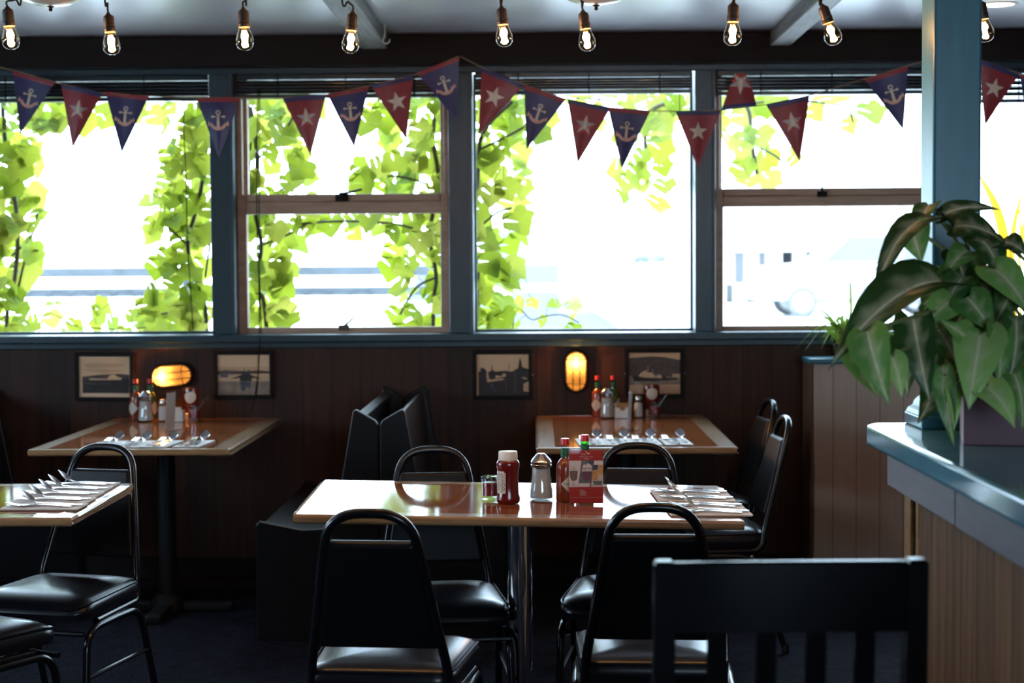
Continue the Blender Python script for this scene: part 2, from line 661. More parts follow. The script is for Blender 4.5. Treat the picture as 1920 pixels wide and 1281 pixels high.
def sash_window(name, xa, xb, zr0, zr1, zb, st=0.043):
    """wooden double-hung window: outer frame, two sashes, a pane in each, a catch on the meeting rail"""
    cx = (xa + xb) / 2
    r = struct_root(name, (cx, 7.52, ZS))
    x0, x1 = xa - cx, xb - cx
    H = ZT - ZS
    b = bmesh.new()          # lower sash, nearer the room
    box(b, (x0, -0.03, 0.0), (x0 + st, 0.02, zr1 - ZS), 0.004)
    box(b, (x1 - st, -0.03, 0.0), (x1, 0.02, zr1 - ZS), 0.004)
    box(b, (x0 + st, -0.03, 0.0), (x1 - st, 0.02, zb - ZS), 0.004)
    box(b, (x0 + st, -0.03, zr0 - ZS), (x1 - st, 0.02, zr1 - ZS - 0.035), 0.003)
    box(b, (x0 + st, -0.04, zr1 - ZS - 0.035), (x1 - st, 0.02, zr1 - ZS), 0.004)
    struct('lower_sash', b, M['frame_wood'], r)
    b = bmesh.new()          # upper sash behind it
    box(b, (x0, 0.024, zr1 - ZS - 0.05), (x0 + st, 0.07, H), 0.004)
    box(b, (x1 - st, 0.024, zr1 - ZS - 0.05), (x1, 0.07, H), 0.004)
    box(b, (x0 + st, 0.024, zr1 - ZS - 0.05), (x1 - st, 0.07, zr1 - ZS - 0.002), 0.004)
    box(b, (x0 + st, 0.024, H - 0.022), (x1 - st, 0.07, H), 0.004)
    box(b, (x0, -0.03, zr1 - ZS), (x0 + 0.026, 0.022, H), 0.004)
    box(b, (x1 - 0.026, -0.03, zr1 - ZS), (x1, 0.022, H), 0.004)
    struct('upper_sash', b, M['frame_wood'], r)
    b = bmesh.new(); pane(b, x0 + st - 0.004, x1 - st + 0.004, zb - ZS - 0.004, zr0 - ZS + 0.004, 0.0); struct('window_pane', b, M['glass'], r)
    b = bmesh.new(); pane(b, x0 + st - 0.004, x1 - st + 0.004, zr1 - ZS - 0.006, H - 0.018, 0.047); struct('window_pane', b, M['glass'], r)
    return r


fixed_window('window_1', -3.52, -1.508)
w2 = sash_window('window_2', -1.395, -0.401, 1.708, 1.800, 1.177)
fixed_window('window_3', -0.287, 0.740)
w4 = sash_window('window_4', 0.834, 1.86, 1.727, 1.812, 1.172)
fixed_window('window_5', 1.97, 3.24)
# catches on the sash windows
b = bmesh.new()
ca = at_y(642, 366, 7.49) - w2.location
box(b, (ca.x - 0.03, -0.06, ca.z - 0.03), (ca.x + 0.03, -0.04, ca.z + 0.004), 0.004)
box(b, (ca.x - 0.012, -0.072, ca.z - 0.022), (ca.x + 0.012, -0.058, ca.z + 0.012), 0.003)
tube(b, [(ca.x - 0.005, -0.055, ca.z + 0.004), (ca.x + 0.04, -0.06, ca.z + 0.012), (ca.x + 0.095, -0.06, ca.z + 0.026)], 0.006, 8)
struct('sash_catch', b, M['iron'], w2)
b = bmesh.new()
ca = at_y(645, 618, 7.48) - w2.location
box(b, (ca.x - 0.025, -0.055, ca.z - 0.004), (ca.x + 0.025, -0.031, ca.z + 0.022), 0.004)
tube(b, [(ca.x, -0.045, ca.z + 0.015), (ca.x + 0.035, -0.047, ca.z + 0.045), (ca.x + 0.075, -0.047, ca.z + 0.085)], [0.006, 0.005, 0.004], 8)
struct('sash_stay', b, M['tan_edge'], w2)
b = bmesh.new()
ca = at_y(1540, 360, 7.49) - w4.location
box(b, (ca.x - 0.022, -0.058, ca.z - 0.024), (ca.x + 0.022, -0.04, ca.z + 0.004), 0.004)
tube(b, [(ca.x, -0.05, ca.z), (ca.x, -0.052, ca.z + 0.02), (ca.x + 0.002, -0.05, ca.z + 0.034)], [0.007, 0.005, 0.004], 8)
struct('sash_catch', b, M['iron'], w4)

# unseen windows added behind and left of the viewer to supply fill daylight
b = bmesh.new()
box(b, (-4.652, 2.2, 1.1), (-4.648, 4.8, 2.2)); w6 = struct('added_window_left', b, M['glass'])
b = bmesh.new()
for y in (2.2, 3.48, 4.76):
    box(b, (-4.69, y, 1.1), (-4.62, y + 0.04, 2.2), 0.004)
box(b, (-4.69, 2.2, 1.1), (-4.62, 4.8, 1.14), 0.004); box(b, (-4.69, 2.2, 2.16), (-4.62, 4.8, 2.2), 0.004)
struct('added_window_frame', b, M['teal_shaded'], w6)
b = bmesh.new()
box(b, (0.2, -2.252, 0.9), (2.5, -2.248, 2.1)); w7 = struct('added_window_rear', b, M['glass'])
b = bmesh.new()
for x in (0.2, 1.33, 2.46):
    box(b, (x, -2.29, 0.9), (x + 0.04, -2.22, 2.1), 0.004)
box(b, (0.2, -2.29, 0.9), (2.5, -2.22, 0.94), 0.004); box(b, (0.2, -2.29, 2.06), (2.5, -2.22, 2.1), 0.004)
struct('added_window_frame', b, M['teal_shaded'], w7)

# ------------------------------------------------------------------ raised blinds
M['blind'] = paint('dark_teal_blind_slats', (0.016, 0.034, 0.042), 0.32, 0.3, 9, coat=0.3)
M['string'] = paint('dark_blind_cord', (0.010, 0.011, 0.011), 0.8, Specular_IOR_Level=0.1)


def blind(label, xa, xb, zbot, cords=()):
    cx = (xa + xb) / 2
    t = thing('window_blind', label, 'blind', (cx, 7.475, zbot), 0, 'raised blinds at the window tops')
    w = (xb - xa) / 2
    top = 2.3555 - zbot
    b = bmesh.new(); box(b, (-w, -0.022, top - 0.026), (w, 0.022, top), 0.004); obj('head_rail', b, M['blind'], t)
    n = 13
    z0, z1 = 0.021, top - 0.029
    b = bmesh.new()
    for i in range(n):
        z = z0 + (z1 - z0) * (i + 0.5) / n
        box(b, (-w, -0.025, z - 0.0022), (w, 0.025, z + 0.0022), 0.001, 0, Matrix.Translation((0, 0, z)) @ Matrix.Rotation(0.12 * math.sin(i * 2.1), 4, 'X') @ Matrix.Translation((0, 0, -z)), 1)
    obj('slats', b, M['blind'], t)
    b = bmesh.new(); box(b, (-w, -0.024, 0.0), (w, 0.024, 0.018), 0.004); obj('bottom_rail', b, M['blind'], t)
    for fx in (-0.6, 0.05, 0.7):
        b = bmesh.new(); box(b, (fx * w - 0.003, -0.027, 0.0), (fx * w + 0.003, -0.0255, top), 0)
        obj('ladder_tape', b, M['string'], t)
    for pts, r in cords:
        b = bmesh.new()
        tube(b, catmull([Vector(p) - t.location for p in pts], 5), r, 6)
        obj('pull_cord', b, M['string'], t)
    return t


def cpts(l, Y):
    return [at_y(x, y, Y) for x, y in l]


blind('raised dark blind at the top of the first window from the left', -3.50, -1.515, 2.236,
      [(cpts([(343, 165), (345, 250), (349, 340), (351, 440), (357, 540), (362, 618)], 7.47), 0.0026)])
blind('raised dark blind over the wooden sash window left of centre', -1.385, -0.411, 2.243,
      [(cpts([(484, 165), (482, 300), (482, 420), (486, 560), (486, 624)], 7.44) + cpts([(487, 640), (484, 700), (482, 728), (480, 752)], 7.36), 0.0028),
       (cpts([(487, 165), (486, 330), (487, 520), (490, 640)], 7.44) + cpts([(485, 655), (484, 700), (478, 740), (473, 775)], 7.36), 0.0024)])
blind('raised dark blind over the large window right of the central post', -0.277, 0.730, 2.252,
      [(cpts([(1274, 165), (1276, 300), (1284, 470), (1288, 560), (1290, 614)], 7.47), 0.0020)])
blind('raised dark blind over the sash window beside the teal pillar', 0.844, 1.850, 2.240,
      [(cpts([(1403, 155), (1404, 165), (1404, 172)], 7.44), 0.002)])
blind('raised dark blind visible to the right of the teal pillar', 1.98, 3.23, 2.196)
# ------------------------------------------------------------------ tables
def table_top_parts(t, x0, x1, y0, y1, z, band=0.045, th=0.028, tilt=0.0, fb=None, pitch=0.0):
    """laminate panel framed by an oak band; z is the height of the upper face"""
    fb = band if fb is None else fb
    Mt = Matrix.Translation((0, 0, z)) @ Matrix.Rotation(pitch, 4, 'X') @ Matrix.Rotation(tilt, 4, 'Y')
    b = bmesh.new()
    box(b, (x0 + band, y0 + fb, -th + 0.004), (x1 - band, y1 - fb, 0.0), 0, 0, Mt)
    obj('tabletop', b, M['laminate'], t)
    b = bmesh.new()
    for lo, hi, mi in (((x0, y0, -th), (x1, y0 + fb, 0.0006), 0), ((x0, y1 - fb, -th), (x1, y1, 0.0006), 0),
                       ((x0, y0 + fb, -th), (x0 + band, y1 - fb, 0.0006), 1), ((x1 - band, y0 + fb, -th), (x1, y1 - fb, 0.0006), 1)):
        box(b, lo, hi, 0.0, mi, Mt)
    bmesh.ops.remove_doubles(b, verts=b.verts, dist=0.0001)
    ed = []
    Mi = Mt.inverted()
    for e in b.edges:
        p, q = Mi @ e.verts[0].co, Mi @ e.verts[1].co

        def on_rim(v):
            return abs(v.x - x0) < 1e-4 or abs(v.x - x1) < 1e-4 or abs(v.y - y0) < 1e-4 or abs(v.y - y1) < 1e-4
        if on_rim(p) and on_rim(q) and abs(p.z - q.z) < 1e-4:
            ed.append(e)
    bmesh.ops.bevel(b, geom=ed, offset=0.008, segments=3, profile=0.5, affect='EDGES')
    obj('edge_band', b, [M['oak'], M['oak_y']], t)


def pedestal(t, x, y, z, r, mat, base='cross'):
    b = bmesh.new()
    lathe(b, [(r, 0.05), (r, z - 0.06)], 24, 0, Matrix.Translation((x, y, 0)))
    obj('pole', b, mat, t)
    b = bmesh.new()
    box(b, (x - 0.16, y - 0.16, z - 0.062), (x + 0.16, y + 0.16, z - 0.042), 0.004)
    obj('mounting_plate', b, M['iron'], t)
    b = bmesh.new()
    if base == 'cross':
        for a in (0, PI / 2):
            box(b, (-0.28, -0.035, 0.0), (0.28, 0.035, 0.04), 0.012, 0, Matrix.Translation((x, y, 0)) @ Matrix.Rotation(a, 4, 'Z'))
        lathe(b, [(0.0, 0.075), (0.045, 0.075), (0.08, 0.03), (0.08, 0.0)], 24, 0, Matrix.Translation((x, y, 0)))
    else:
        lathe(b, [(0.0, 0.06), (0.05, 0.06), (0.22, 0.02), (0.24, 0.0), (0, 0)], 36, 0, Matrix.Translation((x, y, 0)))
    obj('base', b, M['iron'], t)


ZT_ = 0.762
TILT = 0.0200       # the front table stands a little crooked
PITCH = 0.020
T1C = Vector((-0.052, 4.750, 0))
T1 = thing('dining_table', 'rectangular front table with oak-edged top, chrome pedestal and red menu card on it', 'table', T1C)
table_top_parts(T1, -0.630, 0.630, -0.320, 0.320, ZT_, 0.055, 0.026, TILT, None, PITCH)
# pedestal seen between the front chairs
pp = at_z(973, 1010, 0.70)
pedestal(T1, 0.0, 0.0, ZT_ - 0.026 + 0.042 - 0.0, 0.037, M['chrome'])


def top1(x, y):
    """height of the crooked front table at room x, y"""
    return ZT_ - math.tan(TILT) * (x - T1C.x) + math.tan(PITCH) * (y - T1C.y)


def on_t1(px, py):
    p = at_z(px, py, ZT_)
    for _ in range(6):
        p = at_z(px, py, top1(p.x, p.y))
    return p


F2 = thing('booth_table', 'booth table against the wall below the upright oval wall lamp', 'table', (0.384, 6.755, 0))
table_top_parts(F2, -0.381, 0.381, -0.665, 0.665, ZT_, 0.068, 0.026, 0, 0.02)
pedestal(F2, 0, 0, ZT_ + 0.012, 0.038, M['iron'])
F1 = thing('booth_table', 'booth table against the wall below the sideways oval wall lamp', 'table', (-1.575, 6.745, 0))
table_top_parts(F1, -0.390, 0.390, -0.625, 0.625, ZT_, 0.068, 0.026, 0, 0.02)
pedestal(F1, 0, 0, ZT_ + 0.012, 0.038, M['iron'])
T2 = thing('dining_table', 'near left table, cut off by the picture edge, with a row of cutlery', 'table', (-1.915, 4.79, 0), R_(-0.5))
table_top_parts(T2, -0.61, 0.61, -0.335, 0.335, ZT_, 0.056, 0.026, 0, None, 0.010)
pedestal(T2, 0, 0, ZT_ + 0.012, 0.037, M['chrome'])


# ------------------------------------------------------------------ black stacking chairs
def outline(wf, wb, yf, yb, r=0.06, n=5, sc=1.0, cy=0.0):
    """rounded trapezoid seen from above, front at +y"""
    P = [(-wb, yb), (wb, yb), (wf, yf), (-wf, yf)]
    P = [(x * sc, (y - cy) * sc + cy) for x, y in P]
    return [(p.x, p.y) for p in fillet([(x, y, 0) for x, y in P], [r * 0.7, r * 0.7, r, r], n, True)]


def make_chair():
    t = thing('stacking_chair', 'x', 'chair', (0, 0, 0), 0, 'black vinyl stacking chairs')
    o = outline
    # seat: thick upholstered pad with a crowned top
    rings = []
    for ins, z in ((0.020, 0.395), (0.004, 0.400), (0.0, 0.418), (0.0, 0.436), (0.006, 0.449), (0.020, 0.459), (0.048, 0.467), (0.095, 0.472), (0.15, 0.474)):
        rings.append([Vector((x, y, z - (0.018 * max(0, (y - 0.10) / 0.12) ** 2 if z > 0.43 else 0))) for x, y in o(0.212 - ins, 0.186 - ins, 0.222 - ins, -0.20 + ins, max(0.075 - ins * 0.6, 0.012), 6)])
    b = bmesh.new(); loft(b, rings); obj('seat', b, M['vinyl'], t, 60)
    seat = t.children[0] if t.children else None
    # piping sewn round the seat
    b = bmesh.new(); tube(b, [(x, y, 0.4505 - 0.017 * max(0, (y - 0.10) / 0.12) ** 2) for x, y in o(0.208, 0.182, 0.218, -0.196, 0.072, 6)], 0.0036, 6, True)
    obj('piping', b, M['vinyl'], next(c for c in C.objects if c.name == 'seat'))
    # back pad in the leaning plane of the back
    lean = math.atan2(0.11, 0.38)
    Mb = Matrix.Translation((0, -0.185, 0.45)) @ Matrix.Rotation(lean, 4, 'X')
    b = bmesh.new()
    prism(b, [(-0.154, 0.070), (0.154, 0.070), (0.107, 0.357), (-0.107, 0.357)], -0.012, 0.018, Mb, 0, 0.011, 3)
    obj('backrest', b, M['vinyl_dull'], t)
    # hoop: one tube from the seat rails up round the back
    L = lambda x, s: Mb @ Vector((x, 0.0, s))
    pts = [Vector((-0.196, 0.12, 0.383)), Vector((-0.176, -0.178, 0.385)), L(-0.170, 0.02), L(-0.100, 0.433), L(0.100, 0.433), L(0.170, 0.02), Vector((0.176, -0.178, 0.385)), Vector((0.196, 0.12, 0.383))]
    b = bmesh.new(); tube(b, fillet(pts, [0, 0.055, 0.02, 0.085, 0.085, 0.02, 0.055, 0], 8), 0.0125, 12)
    obj('back_frame', b, M['blackmetal'], t)
    # legs: an upside-down U on either side made of a front and a rear leg
    for s in (-1, 1):
        for nm, foot, knee in (('f', (0.212, 0.225, 0.0), (0.203, 0.185, 0.368)), ('r', (0.205, -0.262, 0.0), (0.200, -0.150, 0.368))):
            b = bmesh.new()
            tube(b, fillet([(s * foot[0], foot[1], 0.012), (s * knee[0], knee[1], knee[2]), (s * 0.203, 0.02, 0.371)], 0.07, 8), 0.0115, 10)
            lg = obj('leg', b, M['blackmetal'], t)
            b = bmesh.new(); lathe(b, [(0, 0), (0.014, 0), (0.014, 0.03), (0.0118, 0.034)], 12, 0, Matrix.Translation((s * foot[0], foot[1], 0)))
            obj('foot_cap', b, M['vinyl_dull'], lg)
        b = bmesh.new(); tube(b, [(s * 0.2075, 0.203, 0.225), (s * 0.2035, -0.193, 0.225)], 0.007, 8); obj('stretcher', b, M['blackmetal'], t)
    b = bmesh.new(); tube(b, [(-0.205, 0.205, 0.36), (0.205, 0.205, 0.36)], 0.008, 8); obj('front_rail', b, M['blackmetal'], t)
    return t


CH0 = make_chair()
chair_spots = [
    # (x, y, rz, label)
    ('near', -0.378, 4.12, -5, 'black stacking chair seen from behind, in front of the front table towards its left end'),
    ('near', 0.303, 4.195, -3, 'black stacking chair seen from behind, tucked under the front table below the cutlery settings'),
    ('far', -0.305, 4.85, 186, 'black stacking chair facing the viewer behind the front table, left of the ketchup bottle'),
    ('far', 0.295, 4.935, 173, 'black stacking chair facing the viewer behind the front table, right of the red menu card'),
    ('side', 0.655, 6.14, 93, 'black stacking chair seen side-on at the aisle end of the right booth table'),
    ('side', 0.71, 6.88, 97, 'black stacking chair seen side-on against the wall panelling beside the right booth table'),
    ('far', -1.510, 4.985, 166, 'black stacking chair facing the viewer behind the near left table'),
    ('near', -1.640, 4.40, -28, 'black stacking chair at the near left corner, only seat and legs showing'),
]
for i, (kd, x, y, a, lab) in enumerate(chair_spots):
    if i == 0:
        CH0.location = (x, y, 0); CH0.rotation_euler = (0, 0, R_(a)); CH0['label'] = lab
    else:
        dup(CH0, (x, y, 0), R_(a), lab)

# ------------------------------------------------------------------ booth benches
M['bench'] = paint('black_stained_wood', (0.005, 0.005, 0.006), 0.32, 0.3, 12, bump_s=0.05, Specular_IOR_Level=0.3)


def bench(label, x, y0, y1, s):
    """booth bench; its back stands at x and its seat reaches s*0.5 m sideways; end panels at y0 and y1"""
    t = thing('booth_bench', label, 'bench', (x, (y0 + y1) / 2, 0), 0, 'black wooden booth benches')
    h = (y1 - y0) / 2
    prof = [(0.0, 0.0), (0.0, 0.845), (0.010, 0.862), (0.085, 0.905), (0.098, 0.898), (0.150, 0.60), (0.178, 0.462), (0.22, 0.440), (0.30, 0.436), (0.47, 0.470), (0.482, 0.455), (0.482, 0.0)]
    pr = [(s * u, v) for u, v in prof]
    if s < 0:
        pr = pr[::-1]
    for d0 in (-h, h - 0.03):
        b = bmesh.new(); prism(b, pr, d0, d0 + 0.03, None, 0, 0.004, 2); obj('end_panel', b, M['bench'], t)
    b = bmesh.new()
    q = [(s * u, v) for u, v in ((0.105, 0.40), (0.055, 0.872), (0.085, 0.888), (0.135, 0.42))]
    prism(b, q if s > 0 else q[::-1], -h + 0.03, h - 0.03, None, 0, 0.004)
    obj('backrest', b, M['bench'], t)
    b = bmesh.new()
    q = [(s * u, v) for u, v in ((0.135, 0.395), (0.14, 0.43), (0.30, 0.425), (0.465, 0.452), (0.47, 0.42))]
    prism(b, q if s > 0 else q[::-1], -h + 0.03, h - 0.03, None, 0, 0.003)
    obj('seat', b, M['bench'], t)
    return t


xb = at_y(711, 790, 6.2).x
bench('dark bench end facing the left booth table, back to back with another bench', xb - 0.003, 6.18, 7.42, -1)
bench('dark bench facing the right booth table, back to back with another bench', xb + 0.003, 6.18, 7.42, 1)
bench('dark bench at the far left end of the left booth table', -2.62, 6.18, 7.42, 1)

# ------------------------------------------------------------------ slat-back chair close to the viewer
M['chairwood'] = paint('black_painted_chair_wood', (0.0045, 0.0045, 0.0055), 0.24, 0.25, 9, Specular_IOR_Level=0.15)
YC = 2.56
pl, pr_ = at_y(1213, 1048, YC), at_y(1727, 1041, YC)
cw = (pr_.x - pl.x) / 2
WC = thing('slat_back_chair', 'black wooden slat-back chair close to the viewer, seen from behind', 'chair', ((pl.x + pr_.x) / 2, YC + 0.24, 0), R_(1.5))
zt = (pl.z + pr_.z) / 2
for s in (-1, 1):
    b = bmesh.new()
    xa = s * (cw - 0.018)
    sec = lambda y, z, w, d: [Vector((xa - w, y - d, z)), Vector((xa + w, y - d, z)), Vector((xa + w, y + d, z)), Vector((xa - w, y + d, z))]
    loft(b, [sec(-0.30, 0.0, 0.018, 0.019), sec(-0.235, 0.42, 0.018, 0.022), sec(-0.235, 0.50, 0.018, 0.022), sec(-0.255, zt - 0.09, 0.0165, 0.018), sec(-0.262, zt - 0.006, 0.016, 0.016), sec(-0.262, zt, 0.012, 0.012)])
    obj('post', b, M['chairwood'], WC, 30)
    b = bmesh.new(); xa = s * (cw - 0.012)
    loft(b, [sec(0.22, 0.0, 0.016, 0.016), sec(0.22, 0.425, 0.020, 0.020)])
    obj('leg', b, M['chairwood'], WC, 30)
b = bmesh.new()
nn = 12
rg = []
for i in range(nn + 1):
    u = -1 + 2 * i / nn
    x = u * (cw - 0.034)
    y = -0.256 - 0.018 * (1 - u * u)
    zz = zt - 0.004 + 0.004 * (1 - u * u)
    rg.append([Vector((x, y - 0.011, zz - 0.112)), Vector((x, y + 0.011, zz - 0.112)), Vector((x, y + 0.009, zz - 0.004)), Vector((x, y + 0.005, zz)), Vector((x, y - 0.005, zz)), Vector((x, y - 0.009, zz - 0.004))])
loft(b, rg)
obj('top_rail', b, M['chairwood'], WC, 40)
for px in (1333, 1424, 1517, 1608):
    xs = at_y(px, 1200, YC).x - WC.location.x
    b = bmesh.new()
    loft(b, [[Vector((xs + dx, yy + dy, z)) for dx, dy in ((-0.016, -0.006), (0.016, -0.006), (0.016, 0.006), (-0.016, 0.006))] for z, yy in ((0.452, -0.222), (0.65, -0.248), (zt - 0.10, -0.266))])
    obj('slat', b, M['chairwood'], WC, 30)
b = bmesh.new()
rings = [[Vector((x, y, z)) for x, y in outline(cw - ins, cw - 0.012 - ins, 0.245 - ins, -0.215 + ins, 0.04, 4)] for ins, z in ((0.012, 0.425), (0.0, 0.432), (0.0, 0.450), (0.008, 0.458), (0.06, 0.456), (0.14, 0.450))]
loft(b, rings); obj('seat', b, M['chairwood'], WC, 50)
b = bmesh.new()
for lo, hi in (((-cw + 0.03, 0.212, 0.36), (cw - 0.03, 0.228, 0.42)), ((-cw + 0.03, -0.24, 0.36), (cw - 0.03, -0.224, 0.42)), ((-cw + 0.006, -0.22, 0.36), (-cw + 0.02, 0.2, 0.42)), ((cw - 0.02, -0.22, 0.36), (cw - 0.006, 0.2, 0.42))):
    box(b, lo, hi, 0.003)
obj('apron', b, M['chairwood'], WC, 30)
# ------------------------------------------------------------------ things on the tables
M['ketchup'] = paint('ketchup_red', (0.13, 0.007, 0.006), 0.22, 0.2, 20, coat=0.5)
M['jam'] = paint('red_jam', (0.26, 0.008, 0.012), 0.25, 0.35, 60, coat=0.4)
M['sauce'] = paint('hot_pepper_sauce', (0.22, 0.036, 0.009), 0.2, 0.25, 40, coat=0.5)
M['sauce_green'] = paint('green_pepper_sauce', (0.06, 0.12, 0.012), 0.2, 0.25, 40, coat=0.5)
M['redcap'] = paint('red_bottle_cap', (0.50, 0.010, 0.016), 0.35, 0.1)
M['greenfoil'] = paint('green_neck_label', (0.015, 0.11, 0.045), 0.35, 0.4, 60)
M['greenglass'] = thin_glass('green_glass', (0.25, 0.95, 0.25), 0.02, 0.1, 0.7)
M['sugar'] = paint('white_sugar', (0.78, 0.72, 0.68), 0.9, 0.05, 90)
M['salt'] = paint('white_salt', (0.80, 0.79, 0.77), 0.9, 0.04, 90)
M['label'] = paint('cream_label', (0.66, 0.60, 0.48), 0.6, 0.08, 30)
M['ink'] = paint('dark_label_ink', (0.06, 0.06, 0.07), 0.7)
M['inkgreen'] = paint('green_label_ink', (0.01, 0.10, 0.05), 0.7)
M['menured'] = paint('menu_red', (0.40, 0.034, 0.026), 0.6, 0.06, Specular_IOR_Level=0.2)
M['menuwhite'] = paint('menu_white', (0.62, 0.56, 0.52), 0.5, 0.05)
M['menupink'] = paint('menu_pale_lettering', (0.62, 0.40, 0.37), 0.5)
M['packet'] = paint('raw_sugar_packets', (0.42, 0.25, 0.10), 0.7, 0.25, 60)
M['ceramic'] = paint('white_ceramic', (0.72, 0.68, 0.62), 0.25, 0.03, coat=0.3)


def cyl_patch(bm, r, a0, a1, z0, z1, sy=1.0, n=14, mi=0, cut=None, off=0.0006, taper=None):
    """label hugging a round bottle; cut(u)->(lo,hi) trims it"""
    rings = []
    for i in range(n + 1):
        u = i / n
        a = a0 + (a1 - a0) * u
        lo, hi = (0, 1) if cut is None else cut(u)
        ring = []
        for s in (off, -0.0004):
            for zz in ((lo, hi) if s > 0 else (hi, lo)):
                z = z0 + (z1 - z0) * zz
                ring.append(Vector(((r + s) * math.cos(a), (r + s) * sy * math.sin(a), z)))
        rings.append(ring)
    loft(bm, rings, mi)


def wrapped_text(name, s, size, mat, parent, r, a_mid, z, sy=1.0, turn=0.0, off=0.0011):
    cu = bpy.data.curves.new('tmp', 'FONT'); cu.body = s; cu.size = size; cu.align_x = 'CENTER'; cu.align_y = 'CENTER'
    o = bpy.data.objects.new('tmp', cu); C.objects.link(o)
    dg = bpy.context.evaluated_depsgraph_get()
    me = bpy.data.meshes.new_from_object(o.evaluated_get(dg))
    bpy.data.objects.remove(o); bpy.data.curves.remove(cu)
    for v in me.vertices:
        x, y = v.co.x, v.co.y
        x, y = x * math.cos(turn) - y * math.sin(turn), x * math.sin(turn) + y * math.cos(turn)
        a = a_mid + x / r
        v.co = Vector(((r + off) * math.cos(a), (r + off) * sy * math.sin(a), z + y))
    me.materials.clear(); me.materials.append(mat); me.name = name
    q = bpy.data.objects.new(name, me); C.objects.link(q); q.parent = parent
    return q


FR = -PI / 2      # angle of the side of a bottle that faces the viewer


def ketchup(label, loc, rz=0.0):
    t = thing('ketchup_bottle', label, 'bottle', loc, rz, 'ketchup bottles')
    b = bmesh.new()
    lathe(b, [(0, 0), (0.030, 0.0), (0.0345, 0.005), (0.0350, 0.016), (0.0312, 0.027), (0.0305, 0.05), (0.0305, 0.088), (0.0325, 0.102), (0.0345, 0.110), (0.0345, 0.118), (0.031, 0.125), (0.026, 0.129), (0, 0.129)], 32, 0, None, 0.82)
    bt = obj('bottle', b, M['ketchup'], t)
    b = bmesh.new()
    lathe(b, [(0, 0.127), (0.0280, 0.127), (0.0283, 0.132), (0.0275, 0.150), (0.0260, 0.153), (0.0, 0.1545)], 32, 0, None, 0.9)
    obj('cap', b, M['white_plastic'], t)
    b = bmesh.new()
    cyl_patch(b, 0.0318, FR - 1.45, FR - 0.22, 0.026, 0.098, 0.84, 14, 0, lambda u: (0.06 if 0.05 < u < 0.95 else 0.12, 0.97 if u < 0.9 else 0.9))
    lb = obj('label', b, M['label'], t)
    b = bmesh.new()
    for k, (a, w) in enumerate(((-1.2, 0.05), (-1.05, 0.05), (-0.86, 0.03), (-0.70, 0.06), (-0.52, 0.07), (-0.36, 0.05))):
        z = 0.034 + 0.004 * (k % 3)
        while z < 0.090:
            dz = 0.002 + 0.006 * random.random()
            cyl_patch(b, 0.0328, FR + a, FR + a + w, z, min(z + dz, 0.093), 0.84, 2, 0, None, 0.0001)
            z += dz + 0.0015 + 0.003 * random.random()
    obj('label_print', b, M['ink'], lb)
    return t


def squeeze_ketchup(label, loc, rz=0.0):
    """upside-down squeeze bottle with a cream shield label"""
    t = thing('ketchup_bottle', label, 'bottle', loc, rz, 'ketchup bottles')
    b = bmesh.new()
    lathe(b, [(0, 0.028), (0.022, 0.028), (0.027, 0.045), (0.033, 0.075), (0.037, 0.115), (0.037, 0.135), (0.033, 0.145), (0, 0.148)], 28, 0, None, 0.55)
    obj('bottle', b, M['ketchup'], t)
    b = bmesh.new(); lathe(b, [(0, 0), (0.028, 0), (0.0285, 0.026), (0.024, 0.030), (0, 0.030)], 28, 0, None, 0.75); obj('cap', b, M['white_plastic'], t)
    b = bmesh.new(); cyl_patch(b, 0.0362, FR - 0.75, FR + 0.75, 0.066, 0.128, 0.60, 12, 0, lambda u: (0.15 + 0.35 * (2 * u - 1) ** 2, 1.0 - 0.22 * (2 * u - 1) ** 4)); obj('label', b, M['label'], t)
    return t


def sugar_pourer(label, loc):
    t = thing('sugar_pourer', label, 'sugar pourer', loc, 0, 'glass sugar pourers')
    out = [(0.033, 0.0), (0.0362, 0.005), (0.0366, 0.014), (0.0352, 0.028), (0.0316, 0.048), (0.0296, 0.068), (0.0292, 0.088), (0.0300, 0.104)]
    b = bmesh.new(); lathe(b, [(0, 0)] + out, 32)
    lathe(b, [(r - 0.0022, max(z, 0.004)) for r, z in out][::-1] + [(0, 0.004)], 32)
    obj('glass_jar', b, M['jar_glass'], t)
    b = bmesh.new()
    lathe(b, [(0, 0.0055)] + [(r - 0.0034, max(z, 0.0055)) for r, z in out[:-1]] + [(0.0262, 0.0935), (0, 0.0965)], 28)
    obj('sugar', b, M['sugar'], t)
    b = bmesh.new()
    lathe(b, [(0.0312, 0.098), (0.0322, 0.100), (0.0322, 0.104), (0.0312, 0.106), (0.0322, 0.108), (0.0322, 0.113), (0.029, 0.119), (0.0150, 0.1340), (0.011, 0.1375), (0, 0.1385)], 14)
    lid = obj('lid', b, M['chrome'], t, 25)
    b = bmesh.new(); box(b, (-0.006, -0.020, 0.1275), (0.006, -0.006, 0.1300), 0.001, 0, Matrix.Translation((0, -0.013, 0.129)) @ Matrix.Rotation(0.7, 4, 'X') @ Matrix.Translation((0, 0.013, -0.1285)))
    obj('pouring_flap', b, M['chrome'], lid)
    return t


